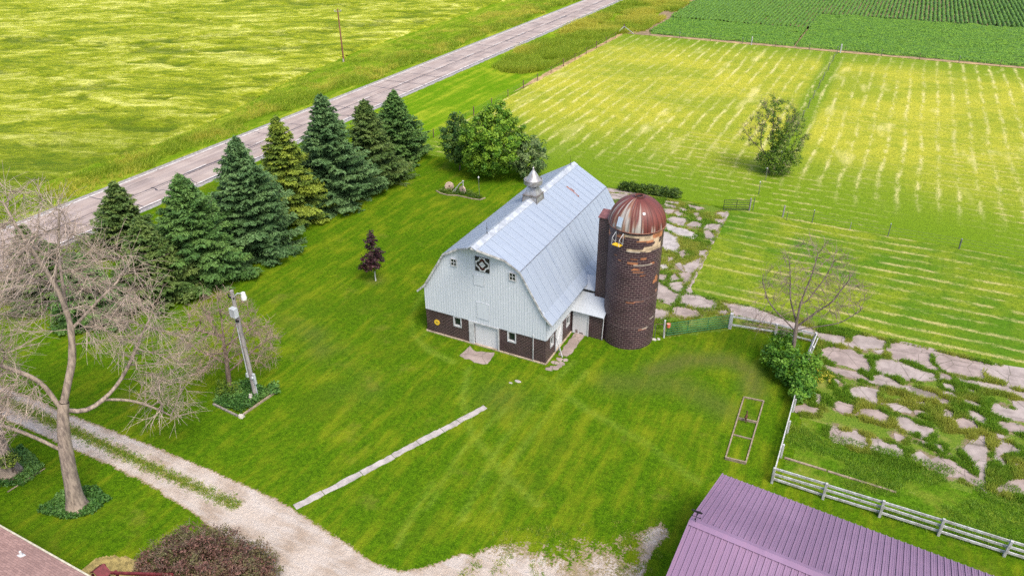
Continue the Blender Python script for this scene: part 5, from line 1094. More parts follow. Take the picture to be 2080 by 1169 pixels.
# field tree, dense low, thin and twiggy above
fb = (-10.5, 92.6, 0)
limbs = [{'p': [fb, (-10.6, 92.6, 1.4), (-10.5, 92.5, 3.0)]}, {'p': [(-10.6, 92.6, 1.4), (-12.0, 92.4, 3.2), (-12.2, 92.3, 5.4), (-11.6, 92.4, 7.6)], 'at': 'near'}, {'p': [(-11.2, 92.5, 2.2), (-13.2, 92.0, 4.0), (-14.4, 91.8, 5.4)], 'at': 'near'},
         {'p': [(-10.5, 92.5, 3.0), (-11.0, 92.6, 5.6), (-11.2, 92.5, 8.6)], 'at': 'near'}, {'p': [(-10.5, 92.5, 3.0), (-9.3, 92.8, 5.4), (-8.7, 93.0, 7.6)], 'at': 'near'}, {'p': [(-10.6, 92.6, 1.2), (-8.6, 92.8, 2.6), (-7.6, 93, 3.4)], 'at': 'near'}]
att = np.concatenate([ell(200, (-10.9, 92.6, 6.6), (3.0, 2.6, 3.2), .2), ell(70, (-13.3, 92.1, 4.6), (1.7, 1.6, 1.7)), ell(130, (-8.6, 92.9, 5.0), (1.9, 1.9, 2.6)), ell(160, (-9.8, 92.4, 1.9), (2.6, 2.2, 1.7))])
ex = np.concatenate([ell(190, (-9.9, 92.3, 1.6), (2.5, 1.9, 1.6)), ell(120, (-9.9, 92.4, 4.2), (1.2, 1.2, 2.0)), ell(50, (-8.0, 92.8, 2.4), (1.2, 1.1, .9))])
C_fld = leafmat('field_tree_leaves', (.035, .095, .010), (.12, .21, .018), (.15, .24, .022), .4)
def barefn(T): return (T[:, 2] > 3.0) & (rng.random(len(T)) < np.clip(.25+.4*((-11.6-T[:, 0])/1.5), .08, .8))
root, N, r = leafy('field_tree', 'lone half bare tree standing in the pasture by the dividing fence', fb, limbs, att, C_fld, 1, 13, .38, .21, (-10.5, 92.6, 3), extra=ex, bare=barefn, rtrunk=.2, dk=.4, step=.28)
T = N[(r < .03)]; T = T[rng.random(len(T)) < .8]; D = T-np.array((-10.5, 92.6, 2.5)); D /= np.linalg.norm(D, axis=1)[:, None]; v, f = cat(sprays(T, D, 2, .8, .012, 0, .45)); np_obj('twigs', v, f, M_twig2, root)
# small purple-leaved tree on the lawn
C_purp = leafmat('dark_purple_leaves', (.010, .006, .008), (.034, .013, .016), (.055, .02, .022), .1)
pb_ = (-38.8, 47.7, 0)
limbs = [{'p': [pb_, (-38.8, 47.7, 1.0), (-38.85, 47.7, 3.6), (-38.9, 47.75, 5.0)]}]
att = np.concatenate([ell(120, (-38.85, 47.7, 2.2), (1.05, 1.05, 1.0)), ell(60, (-38.9, 47.7, 4.1), (.55, .55, 1.2)), ell(25, (-39.6, 47.2, 1.45), (.7, .5, .3)), ell(12, (-38.0, 47.9, 3.1), (.5, .4, .3))])
root, N, r = leafy('purple_leaf_tree', 'small dark purple leaved tree with white wrapped trunk on the lawn', pb_, limbs, att, C_purp, 1, 20, .32, .22, (-38.85, 47.7, 2.2), rtrunk=.05, step=.18, dk=.3, r0=.006)
mb = MB(); mb.cyl((-38.8, 47.7, -.02), (-38.8, 47.7, 1.0), .06, .055, 10); mb.build('trunk_guard', M_trim, root)

# ------------------------------------------------------------------ bare trees
def bare_tree(name, label, base, limbs, att, nsp, L, r, droop, mats, r0=.016, rtrunk=.5, step=.38, dk=.55, di=2.6, ctr=None, flare=1.0, group=None, spread=.6, bias=(0, 0, .03), pw=2.05, tr=None):
    root = empty(name, base, label, 'tree', group)
    N, par = colonize(att, limbs, di, dk, step, bias=bias); rr, nch = radii(N, par, r0, pw); rr = rr*min(1., rtrunk/rr.max())
    if tr:
        k_ = np.arange(tr[2]); rr[:tr[2]] = np.maximum(rr[:tr[2]], tr[0]+(tr[1]-tr[0])*k_/tr[2])
    if flare: rr = rr*(1+.55*np.exp(-np.maximum(N[:, 2], 0)/.45)*(np.arange(len(N)) < 40))
    v, f = cat(branch_parts(N, par, rr, .045)); np_obj('trunk', v, f, mats[0], root, smooth=True)
    idx = np.where(rr < r0*2.6)[0]; idx = idx[rng.random(len(idx)) < .75]; T = N[idx]; D = N[idx]-N[np.maximum(par[idx], 0)]; D /= np.linalg.norm(D, axis=1)[:, None]+1e-6
    v, f = cat(sprays(T, D, nsp, L, r, droop, spread)); np_obj('twigs', v, f, mats[1], root); return root
bt = (-38.47, 16.45, 0)
limbs = [{'p': [(-38.47, 16.45, -.1), (-38.42, 16.55, 1.2), (-38.33, 16.78, 3.04), (-38.14, 17.22, 5.83), (-37.93, 17.72, 7.54)]},
 {'p': [(-37.93, 17.72, 7.54), (-37.52, 18.67, 9.66), (-37.27, 19.26, 12.21), (-37.5, 19.3, 14.67), (-37.9, 19.1, 16.15), (-38.2, 18.9, 17.62), (-38.4, 18.8, 19.3)], 'at': 'near'},
 {'p': [(-37.5, 19.3, 14.67), (-37.03, 19.9, 16.7), (-36.8, 20.4, 18.6)], 'at': 'near'},
 {'p': [(-38.0, 17.5, 7.0), (-38.5, 17.2, 9.2), (-39.6, 16.2, 10.6), (-41, 15.2, 11.3), (-42.3, 14.2, 12.6)], 'at': 'near'},
 {'p': [(-37.95, 17.7, 6.9), (-37.4, 18.4, 6.4), (-37.0, 19.4, 6.8), (-36.6, 20.1, 7.4), (-36.1, 21.0, 8.6), (-35.9, 21.9, 9.9), (-35.6, 22.8, 11.0)], 'at': 'near'},
 {'p': [(-37.0, 19.4, 6.8), (-36.5, 20.5, 6.2), (-36.0, 21.4, 5.2), (-35.7, 22.2, 4.0)], 'at': 'near'},
 {'p': [(-38.3, 16.9, 4.2), (-38.9, 16.2, 5.6), (-40, 15.2, 7.0), (-41.2, 14.3, 7.6)], 'at': 'near'},
 {'p': [(-37.3, 19.2, 11.8), (-36.6, 20.6, 13.0), (-36, 21.8, 13.8)], 'at': 'near'}, {'p': [(-37.4, 18.9, 10.4), (-38.6, 20, 12.5), (-39.6, 21, 14.5)], 'at': 'near'}]
att = np.concatenate([ell(300, (-38.2, 18.8, 17.6), (3.0, 3.0, 3.2)), ell(300, (-36.4, 21.4, 13.0), (2.6, 2.8, 3.2), .2), ell(230, (-35.7, 22.4, 9.0), (2.0, 2.3, 2.6), .2), ell(130, (-35.9, 22.4, 4.9), (1.6, 1.7, 1.7)), ell(260, (-40.5, 15.6, 12.4), (3, 2.6, 3.4)), ell(150, (-41.2, 14.4, 7.2), (2.3, 2.0, 2.4)), ell(160, (-39.8, 20.6, 14.6), (2.6, 2.6, 2.6)), ell(100, (-38.8, 15.6, 9.5), (2, 2, 2))])
bare_tree('bare_tree', 'largest bare grey tree with long forked limbs beside the gravel drive', bt, limbs, att, 5, 1.9, .0145, .07, (M_dead, M_twig), r0=.019, rtrunk=.5, flare=1., pw=2.0, dk=.72, step=.42, spread=.45, tr=(.48, .27, 18))
b2 = (-45.0, 16.4, 0)
limbs = [{'p': [(-45, 16.4, -.1), (-45.1, 16.5, 2), (-45.3, 16.8, 5), (-45.6, 17.0, 8)]}, {'p': [(-45.6, 17, 8), (-44.8, 18, 11), (-44.4, 18.6, 14)], 'at': 'near'}, {'p': [(-45.4, 16.9, 6.5), (-46.6, 16, 9), (-47.4, 15.4, 12)], 'at': 'near'}, {'p': [(-45.3, 16.8, 5), (-43.9, 16.2, 6.8), (-42.8, 15.8, 7.6)], 'at': 'near'}]
att = np.concatenate([ell(300, (-45.2, 18.2, 13.4), (3.4, 3, 3.8)), ell(160, (-43.4, 16.2, 8.2), (2.3, 2.2, 2.2)), ell(120, (-47, 15.8, 11), (2.4, 2.4, 3))])
bare_tree('bare_tree', 'bare tree with thick trunk at the edge of the frame by the drive', b2, limbs, att, 5, 1.8, .0145, .07, (M_dead, M_twig), r0=.019, rtrunk=.5, pw=2.0, dk=.72, step=.42, spread=.45, tr=(.5, .3, 19))
b3 = (-38.8, 29.31, 0)
limbs = [{'p': [(-38.8, 29.31, -.1), (-38.7, 29.4, 1.6), (-38.6, 29.56, 3.94), (-38.5, 29.8, 6.2)]}]+[{'p': [(-38.62, 29.5, h), (-38.62+1.3*math.cos(a), 29.5+1.3*math.sin(a), h+.9), (-38.62+2.3*math.cos(a), 29.5+2.3*math.sin(a), h+1.6)], 'at': 'near'} for h, a in ((1.6, .9), (2.2, 3.6), (2.8, 1.9), (3.2, 5.2), (3.8, .4), (4.2, 2.8), (4.8, 4.2), (2.6, .1))]
att = np.concatenate([ell(260, (-38.5, 29.7, 5.4), (2.6, 2.6, 3.0), .2), ell(120, (-37.2, 31.4, 3.6), (2.0, 1.8, 2.2)), ell(110, (-39.8, 28.2, 3.6), (1.6, 1.6, 2.4))])
bare_tree('bare_tree', 'bare brown twiggy tree beside the leaning light pole', b3, limbs, att, 4, .9, .012, .02, (bark('brown_dead_bark', (.20, .145, .115), (.09, .065, .05)), bark('pink_brown_twigs', (.34, .235, .20), (.19, .13, .11))), r0=.015, rtrunk=.18, step=.28, dk=.42, di=2.)
b4 = (-1.6, 51.0, 0)
limbs = [{'p': [(-1.6, 51, -.1), (-1.7, 51, 1.6), (-1.85, 50.97, 3.6)]}, {'p': [(-1.85, 50.97, 3.6), (-1.95, 50.97, 5.6), (-1.6, 51, 7.8), (-1.5, 51, 9.9)], 'at': 'near'}, {'p': [(-1.85, 50.97, 3.5), (-1.1, 51.1, 4.6), (.2, 51.2, 6.2), (.9, 51.3, 8.2)], 'at': 'near'}, {'p': [(-1.8, 51, 3.3), (-.6, 51, 3.9), (.9, 51, 4.6), (2.1, 51, 6)], 'at': 'near'},
 {'p': [(-1.85, 51, 3.2), (-3.0, 51, 4.1), (-4.2, 50.9, 5.2), (-4.9, 50.9, 6.9)], 'at': 'near'}, {'p': [(-1.85, 51, 3.7), (-2.7, 51.4, 5.6), (-3.2, 51.6, 8)], 'at': 'near'}, {'p': [(-1.85, 51, 3.0), (-3.4, 50.3, 3.4), (-4.9, 49.8, 3.6)], 'at': 'near'}, {'p': [(-1.6, 51, 5.6), (-.8, 51.6, 7.4), (-.4, 52, 9)], 'at': 'near'}]
att = np.concatenate([ell(220, (-1.5, 51, 8.4), (3.0, 2.2, 2.6)), ell(100, (-4.0, 50.7, 6.2), (1.3, 1.6, 2.2)), ell(120, (.9, 51.2, 7.2), (1.6, 1.8, 2.4)), ell(25, (-4.2, 49.9, 4.2), (1.0, 1.0, .9)), ell(60, (-1.6, 51, 5.4), (1.6, 1.6, 1.4))])
bare_tree('bare_tree', 'slender bare tree rising out of the green shrub at the white fence', b4, limbs, att, 4, 1.1, .011, 0, (bark('grey_brown_bark', (.21, .16, .13), (.085, .065, .055)), M_twig2), r0=.013, rtrunk=.19, step=.34, dk=.5, di=2.6, spread=.4, pw=2.0)

# ------------------------------------------------------------------ shrubs
def shrub(name, label, base, vols, mats, size, ncl, rad, ctr, stems=5, sr=1., asp=.55, sprig=None, up=.5):
    root = empty(name, base, label, 'shrub')
    for k in range(stems):
        mb = MB(); a = rng.random()*6.28; q = sr*rng.random(); mb.tube([(base[0]+.15*math.cos(a), base[1]+.15*math.sin(a), -.05), (base[0]+q*.5*math.cos(a), base[1]+q*.5*math.sin(a), ctr[2]*.7), (base[0]+q*math.cos(a), base[1]+q*math.sin(a), ctr[2]*1.3)], [.04, .03, .015], 6); mb.build('stem', M_bark, root)
    T = np.concatenate([ell(n, c, r, .35) for n, c, r in vols]); T = T[T[:, 2] > .08]
    V, F, rn, ck = clumps(T, ncl, rad, size, ctr, .8, asp, up); P = [(V, F)]; rn, ck = [rn], [ck]
    np_obj('foliage', V, F, mats, root, attrs={'rnd': rn[0], 'clump': ck[0]})
    if sprig: 
        D = T-np.array(ctr); D /= np.linalg.norm(D, axis=1)[:, None]; m = D[:, 2] > -.1; v, f = cat(sprays(T[m], D[m], sprig[0], sprig[1], .008, 0, .4)); np_obj('sprigs', v, f, sprig[2], root)
    return root
C_shr = leafmat('shrub_leaves', (.022, .085, .008), (.09, .22, .018), (.13, .26, .022), .35)
shrub('shrub', 'leafy green shrub at the foot of the slender bare tree', (-1.3, 49.2, 0), [(80, (-2.4, 51.3, 1.2), (1.3, 1.4, 1.3)), (95, (-1.5, 48.9, 1.3), (1.3, 1.3, 1.5)), (75, (-.4, 47.3, .9), (.8, 1.6, 1.0)), (40, (-.3, 49.2, 1.6), (.8, 1.0, 1.0)), (25, (-2.9, 49.8, 1.2), (.8, .8, .8))], C_shr, .25, 26, .4, (-1.2, 49, .7), sr=1.4)
C_bar = leafmat('purple_brown_leaves', (.055, .03, .024), (.22, .11, .085), (.12, .115, .045), .3)
shrub('purple_bush', 'large purple brown bush beside the gravel drive', (-26.9, 16.0, 0), [(330, (-27.4, 16.2, 1.0), (3.0, 2.6, 1.7)), (170, (-25.2, 16.6, .9), (2.2, 2.2, 1.4)), (130, (-29.2, 15.6, .8), (1.9, 1.7, 1.2)), (70, (-25.2, 17.5, .6), (1.4, 1.0, .8))], C_bar, .15, 60, .42, (-27.2, 16, .5), 9, 2., .45, (3, .55, leafmat('x', (.06, .035, .03), (.14, .08, .06)) if 0 else M_twig2))
C_hed = leafmat('hedge_leaves', (.012, .035, .005), (.05, .10, .010), (.08, .13, .014), .2)
shrub('hedge', 'low dark green hedge in the grass behind the barn roof', (-22.0, 79.2, 0), [(90, (-25+k*1.0, 79.0+.1*k, .5), (.8, .7, .62+.1*(k % 2))) for k in range(7)], C_hed, .17, 16, .26, (-22, 79.2, .2), 3, .6)
C_yf = leafmat('yellow_flower', (.10, .15, .012), (.52, .40, .02), (.36, .34, .03), .2)
shrub('flowering_plant', 'clump of yellow flowering weeds beside the shrub in the yard', (.75, 50.2, 0), [(40, (.7, 50.2, .3), (.9, .7, .4))], C_yf, .1, 14, .2, (.7, 50.2, 0), 2, .3)
# ground cover
def cover(name, label, poly, n, h, mat, size=.14):
    P = np.array(poly); x0, y0 = P.min(0); x1, y1 = P.max(0); x = rng.uniform(x0, x1, n); y = rng.uniform(y0, y1, n); ok = sdist(x, y, poly)+(fbm(x, y, 1.3, 2)-.5)*.5 < 0; x, y = x[ok], y[ok]
    z = .03+h*rng.random(len(x))*(.5+vnoise(x, y, 1.4, 3)); V, F = leaves(np.stack([x, y, z], -1), np.array([[0, 0, 1.]])+rng.normal(0, .3, (len(x), 3)), np.full(len(x), size), .7)
    o = np_obj(name, V, F, mat, attrs={'rnd': np.repeat(rng.random(len(x)), 4), 'clump': np.repeat(vnoise(x, y, .9, 8), 4)}); tag(o, label, 'ground cover', kind='stuff')
C_ivy = leafmat('ivy_leaves', (.018, .065, .010), (.07, .165, .028), (.10, .2, .04), .2)
cover('ground_cover', 'dense green ground cover round the foot of the largest bare tree', [(-40.3, 15.1), (-40.5, 16.8), (-38.9, 18.2), (-37.2, 17.9), (-37.1, 16.5), (-38.4, 15.3)], 7000, .25, C_ivy)
cover('ground_cover', 'green ground cover round the trunk at the frame edge', [(-47, 15), (-47, 18.4), (-43.5, 17.8), (-43.2, 16.2), (-45, 15)], 5000, .25, C_ivy)
cover('ground_cover', 'green plants filling the timber edged bed at the light pole', [(-38.5, 27.5), (-35.8, 27.5), (-35.6, 30.4), (-38, 30.6), (-39.6, 29)], 6500, .45, C_ivy)
cover('ground_cover', 'low plants in the bed of the old stone wheels', [(-45.1, 69.0), (-43.6, 68.4), (-41.6, 69.0), (-39.3, 68.9), (-39.2, 69.6), (-41.2, 70.4), (-44.5, 70.2)], 2600, .35, C_hed)
shrub('hosta_plant', 'round green leafy plant right beside the light pole foot', (-35.6, 30.6, 0), [(40, (-35.6, 30.6, .4), (.55, .5, .4))], C_ivy, .22, 9, .2, (-35.6, 30.6, 0), 2, .3)
shrub('yellow_green_shrub', 'yellow green shrub growing under the twiggy bare tree', (-38.5, 28.9, 0), [(70, (-38.6, 28.9, .6), (1.1, .9, .7))], leafmat('yellow_shrub_leaves', (.04, .09, .006), (.14, .2, .015), None, .25), .14, 14, .3, (-38.6, 28.9, .2), 4, .8)
shrub('evergreen_tuft', 'small bright green evergreen clump growing on the trunk at the frame edge', (-44.4, 16.4, 0), [(50, (-44.35, 16.35, 1.5), (.5, .6, .55))], C_gold, .14, 14, .2, (-44.4, 16.4, 1.2), 2, .3)

# ================================================================== FENCES, POLES, SMALL THINGS
M_wpost = plain('weathered_white_wood', (.39, .39, .40), .35, 5, .8, c2=(.24, .23, .22), stretch=(1, 1, .4))
M_wood = plain('grey_wood', (.23, .20, .175), .35, 6, .9, stretch=(1, 1, .25)); M_wood2 = plain('tan_timber', (.235, .185, .13), .3, 5, .9); M_pole = plain('grey_pole_wood', (.25, .23, .225), .3, 5, .9, stretch=(1, 1, .15))
M_bpole = plain('brown_pole_wood', (.19, .085, .045), .3, 3, .9, stretch=(1, 1, .15)); M_bpost = plain('brown_post', (.12, .075, .05), .3, 5, .9); M_tpost = plain('dark_steel_post', (.10, .11, .085), .3, 4, .7)
M_green = plain('green_gate_paint', (.025, .135, .055), .3, 3, .5, .1); M_wire = plain('fence_wire', (.16, .14, .12), .2, 3, .6, .4); M_lgrey = plain('light_grey_metal', (.36, .38, .40), .15, 3, .5)
M_bronze = plain('rusty_iron', (.10, .042, .025), .4, 6, .8); M_stone = plain('pale_stone', (.46, .42, .38), .3, 3, .9)
def post(p, root, h, w=.13, m=None, lean=(0, 0), cap=True):
    mb = MB(); a = Vector((p[0], p[1], -.1)); b = Vector((p[0]+lean[0], p[1]+lean[1], h)); mb.beam(a, b, w, w)
    mb.build('post', m or M_wpost, root, bevel=.02)
def rail(root, pts, w, h, m=None):
    for a, b in zip(pts[:-1], pts[1:]):
        mb = MB(); mb.beam(a, b, w, h); mb.build('rail', m or M_wpost, root)
# white board fence, long run in front of the yard
f = empty('board_fence', (-.75, 37.5, 0), 'long white three rail board fence running behind the mauve shed', 'fence')
xs_ = [-.75, 2.3, 5.5, 8.65, 11.95, 15.2, 18.4, 21.6]
for k, x in enumerate(xs_): post((x, 37.5), f, 1.32, .15, lean=(rng.normal(0, .03), rng.normal(0, .03)))
for x in xs_: pass
for z in (1.12, .70, .27):
    for a, b in zip(xs_[:-1], xs_[1:]):
        mb = MB(); mb.beam((a+.02, 37.6, z+rng.normal(0, .02)), (b-.02, 37.6, z+rng.normal(0, .02)), .055, .16); mb.build('rail', M_wpost, f)
f = empty('board_fence', (-.75, 42, 0), 'white board fence along the yard from shed corner to shrub', 'fence')
ys_ = [37.62, 40.1, 42.7, 45.3, 47.9]
for y in ys_[1:]: post((-.62, y), f, 1.15, .13)
for z in (1.10, .68, .27):
    for a, b in zip(ys_[:-1], ys_[1:]):
        mb = MB(); mb.beam((-.74, a+.02, z), (-.74, b-.02, z+rng.normal(0, .02)), .06, .16); mb.build('rail', M_wpost, f)
f = empty('board_fence', (-4, 54.7, 0), 'short weathered white board fence from the green gate to the bare tree', 'fence')
post((-7.05, 54.2), f, 1.5, .26); post((-3.46, 54.87), f, 1.1, .16); post((-.55, 55.1), f, 1.0, .16, lean=(.12, 0))
for z, z2 in ((1.15, 1.0), (.35, .3)): rail(f, [(-6.95, 54.3, z), (-3.46, 54.95, z2), (-.6, 55.1, z2-.15)], .05, .15)
f = empty('board_fence', (-.6, 53.4, 0), 'broken leaning white fence boards beside the bare tree', 'fence')
post((-.55, 53.2), f, .95, .16, lean=(.2, -.2))
rail(f, [(-.35, 55.0, .95), (-.6, 51.6, .5)], .06, .17); rail(f, [(-.5, 54.6, .6), (-.75, 51.4, .25)], .06, .17); rail(f, [(-.2, 55.1, .5), (-.5, 52.0, .12)], .06, .15)
# green tube gate
def tubegate(name, label, a, b, z0, z1, n, m, rad=.03, cat_='gate', verts=(0, .33, .66, 1)):
    a, b = Vector((*a, 0)), Vector((*b, 0)); g_ = empty(name, a, label, cat_)
    for k in range(n): 
        z = z0+(z1-z0)*k/(n-1); mb = MB(); mb.cyl(a+Vector((0, 0, z)), b+Vector((0, 0, z)), rad, n=8); mb.build('rail', m, g_)
    for u in verts:
        p = a+(b-a)*u; mb = MB(); mb.box(p+Vector((0, 0, (z0+z1)/2)), (.05, .05, z1-z0+.06)); mb.build('upright', m, g_)
    return g_
tubegate('tube_gate', 'long green tube gate between the silo and the white fence', (-11.45, 50.55), (-7.2, 54.1), .22, 1.32, 6, M_green, .034)
o = MB(); o.beam((-11.62, 50.42, -.1), (-11.68, 50.40, 1.72), .13, .13); o = o.build('gate_post', M_wpost, org=(-11.62, 50.42, 0), bevel=.02); tag(o, 'slim white wooden post at the silo end of the green gate', 'post')
k_ = empty('orange_tub', (-11.35, 50.45, 1.25), 'small orange red tub fixed to the slim white gate post', 'tub'); mb = MB(); mb.lathe([(.10, 1.06), (.15, 1.1), (.17, 1.42), (.15, 1.42), (.13, 1.14)], (-11.36, 50.45, 0), 16); mb.build('tub', M_orange, k_); mb = MB(); mb.lathe([(.001, 1.36), (.145, 1.37)], (-11.36, 50.45, 0), 16, cap=False); mb.build('contents', plain('pale_salt', (.45, .3, .26), .2, 5), k_)
f = empty('wire_fence', (-12.2, 50.2, 0), 'short piece of wire fence between silo and gate post', 'fence'); mb = MB(); mb.cyl((-12.35, 50.2, 1.25), (-11.7, 50.4, 1.3), .03, n=7); mb.build('rail', M_bpost, f); post((-12.3, 50.0), f, 1.3, .06, M_tpost)
tubegate('tube_gate', 'black pipe gate standing in the grass at the paddock corner', (-13.05, 78.2), (-10.45, 79.4), .2, 1.28, 5, M_black, .035, verts=(0, .5, 1))
f = empty('wire_fence', (-10.2, 79.6, 0), 'pair of dark posts at the hinge side of the black gate', 'fence'); post((-10.4, 79.5), f, 1.5, .16, M_pole); post((-10.05, 79.7), f, 1.55, .08, M_tpost)
def wirefence(label, pts, hs, w, m, wires=(.45, .8, 1.1), name='wire_fence'):
    f = empty(name, (pts[0][0], pts[0][1], 0), label, 'fence')
    for k, (x, y) in enumerate(pts):
        mb = MB(); h = hs[k % len(hs)]; mb.cyl((x, y, -.1), (x+rng.normal(0, .04), y+rng.normal(0, .04), h), w[k % len(w)], n=7); mb.build('post', m[k % len(m)], f)
        if h > 1 and m[k % len(m)] is M_tpost: mb = MB(); mb.box((x, y, h), (.09, .09, .07)); mb.build('insulator', M_lgrey, f)
    mb = MB()
    for z in wires:
        for (ax, ay), (bx, by) in zip(pts[:-1], pts[1:]): mb.cyl((ax, ay, z), (bx, by, z), .009, n=4, caps=False)
    mb.build('wire', M_wire, f); return f
wirefence('wire fence with brown wooden posts between road verge and pasture', [(-56.2, y) for y in np.arange(68, 168, 5.9)], (1.3, 1.25, 1.45), (.07, .06, .09), (M_bpost,))
wirefence('wire fence between pasture and bean field', [(x, 168.1) for x in np.arange(-50, 60, 6.9)], (1.35, 1.3), (.05, .06), (M_bpost, M_tpost))
wirefence('wire fence dividing the two halves of the far pasture', [(-9.9, y) for y in (97, 104, 111, 117.5, 124, 130, 137, 143, 151, 159, 166.5)], (1.45, 1.35), (.06, .05), (M_tpost,))
wirefence('wire fence along the near side of the far pasture', [(-6.75, 79.4), (-6.25, 78.7), (-3.65, 79.2), (.2, 79.1), (3.9, 79.05), (10.5, 79.2), (17, 79.2), (24, 79.2)], (1.35, 1.0, 1.5, .9, 1.5, 1.1), (.08, .03, .045, .03, .045), (M_pole, M_tpost, M_tpost))
for p_, l_ in (((-10.32, 84.7), 'short steel post with white cap in the pasture gateway'), ((-10.4, 89.6), 'steel post with white cap at the foot of the lone pasture tree')):
    f = empty('steel_post', (*p_, 0), l_, 'post'); mb = MB(); mb.cyl((*p_, -.1), (p_[0]-.05, p_[1], 1.55), .04, n=7); mb.build('stake', M_tpost, f); mb = MB(); mb.box((p_[0]-.05, p_[1], 1.58), (.11, .11, .1)); mb.build('cap', M_qw, f)
f = empty('corner_brace', (-56.3, 168.3, 0), 'braced corner post with two pale slanting struts at the far pasture corner', 'fence post')
mb = MB(); mb.cyl((-56.3, 168.3, -.1), (-56.3, 168.3, 2.0), .13, n=10); mb.build('post', M_bpost, f)
for q in ((-57.4, 166.6), (-53.8, 168.2)): mb = MB(); mb.beam((q[0], q[1], .05), (-56.3, 168.25, 1.55), .1, .1); mb.build('strut', M_wpost, f)
for x, w in ((-27.3, .1), (-9.4, .13)):
    o = MB(); o.cyl((x, 167.7, -.1), (x, 167.7, 1.75), w, n=9); o = o.build('wooden_post', M_wpost, org=(x, 167.7, 0)); tag(o, {-27.3: 'pale wooden post on the bean field fence left of the dividing fence', -9.4: 'thick pale wooden post where the dividing fence meets the bean field'}[x], 'fence post')
# bare dead-grass lines under the far fences
M_dg = plain('dead_grass_strip', (.34, .23, .11), .3, .7, .95, bump=.5, bd=.05)
mb = MB()
for a, b, w in (((-56.7, 112), (-56.5, 168.5), .5), ((-56, 168.6), (70, 168.9), .55)):
    L = math.hypot(b[0]-a[0], b[1]-a[1]); n = int(L/.7); u = np.linspace(0, 1, n); P = np.array(a)+(np.array(b)-np.array(a))*u[:, None]; q = np.array([-(b[1]-a[1]), b[0]-a[0]])/L
    ww = w*(.5+1.0*vnoise(u*L, u*0, .5, 4))*np.clip(u*6, 0, 1); A_ = P+q*ww[:, None]; B_ = P-q*ww[:, None]; mb.add([(x, y, .016) for x, y in A_]+[(x, y, .016) for x, y in B_], [(i, n+i, n+i+1, i+1) for i in range(n-1)])
o = mb.build('bare_path', M_dg); tag(o, kind='structure')
# yard light pole
lp = (-36.43, 29.5)
f = empty('light_pole', (*lp, 0), 'grey wooden pole with yard lamp and transformer box in a timber edged bed', 'light pole')
mb = MB(); mb.cyl((*lp, -.1), (*lp, 9.1), .17, .12, 12); mb.build('pole', M_pole, f)
mb = MB(); mb.tube([(lp[0]-.12, lp[1]-.12, 7.4), (lp[0]-.15, lp[1]-.14, 2.2)], .04); mb.box((lp[0]-.16, lp[1]-.18, 2.05), (.16, .14, .34)); mb.build('conduit', M_lgrey, f)
mb = MB(); mb.box((lp[0]+.10, lp[1]-.30, 7.55), (.5, .36, .72)); mb.build('transformer_box', M_lgrey, f, bevel=.03)
mb = MB(); mb.tube([(lp[0], lp[1], 8.55), (lp[0]+.25, lp[1]+.2, 8.85), (lp[0]+.5, lp[1]+.36, 8.8)], .03); la = mb.build('lamp_arm', M_lgrey, f)
mb = MB(); mb.lathe([(.05, 8.92), (.14, 8.86), (.17, 8.66), (.21, 8.42), (.17, 8.30), (.02, 8.27)], (lp[0]+.55, lp[1]+.42, 0), 16); mb.build('lamp', plain('white_lamp', (.6, .6, .58), .1, 4, .3), f, smooth=True)
mb = MB(); mb.box((lp[0]+.22, lp[1]+.02, 1.7), (.22, .16, .9)); mb.cyl((lp[0]+.24, lp[1]-.1, 1.9), (lp[0]+.24, lp[1]-.2, 1.9), .1, n=14); mb.cyl((lp[0]+.2, lp[1]+.02, -.05), (lp[0]+.2, lp[1]+.02, 1.3), .04); mb.build('meter_box', M_lgrey, f)
mb = MB(); mb.box((lp[0]-.1, lp[1]-.06, 8.55), (.5, .08, .1)); mb.cyl((lp[0]-.32, lp[1]-.05, 8.5), (lp[0]-.32, lp[1]-.05, 8.75), .05); mb.box((lp[0]+.05, lp[1]-.13, 6.75), (.22, .12, .14)); mb.build('insulator_bracket', M_black, f)
for a, b, l in (((-38.55, 27.42), (-36.0, 27.22), 'dark edging timber along the drive side of the pole bed'), ((-35.72, 27.5), (-35.45, 30.45), 'pale edging timber along the barn side of the pole bed')):
    o = MB(); o.beam((*a, .06), (*b, .06), .13, .14); o = o.build('edging_timber', M_wood if 'dark' in l else M_wood2, org=(*a, 0)); tag(o, l, 'timber')
f = empty('statue', (-36.35, 28.95, 0), 'small white garden statue at the foot of the light pole', 'statue')
mb = MB(); mb.lathe([(.14, 0), (.15, .08), (.10, .12), (.12, .3), (.13, .42), (.08, .5), (.04, .53)], (-36.35, 28.95, 0), 14); mb.build('body', M_stone, f, smooth=True); mb = MB(); mb.lathe([(.01, .5), (.07, .54), (.085, .61), (.06, .68), (.01, .7)], (-36.33, 28.95, 0), 12); mb.build('head', M_stone, f, smooth=True)
mb = MB(); mb.tube([(-36.25, 28.95, .42), (-36.18, 28.97, .58), (-36.2, 28.98, .72)], .03, 6); mb.build('arm', M_stone, f)
def rock(name, label, c, s, cat_='stone', m=None, group=None, rz=0):
    n = 9; mb = MB(); a = np.linspace(0, 2*np.pi, n, endpoint=False)+rz; k = rng.uniform(.75, 1.15, n)
    top = [(c[0]+s[0]*k[i]*.85*math.cos(a[i]), c[1]+s[1]*k[i]*.85*math.sin(a[i]), s[2]*rng.uniform(.8, 1.1)) for i in range(n)]; bot = [(c[0]+s[0]*k[i]*math.cos(a[i]), c[1]+s[1]*k[i]*math.sin(a[i]), -.03) for i in range(n)]
    mb.add(bot+top, [tuple(range(n-1, -1, -1)), tuple(range(n, 2*n))]+[(i, (i+1) % n, n+(i+1) % n, n+i) for i in range(n)]); o = mb.build(name, m or M_stone, org=(*c, 0), bevel=.015); tag(o, label, cat_, group)
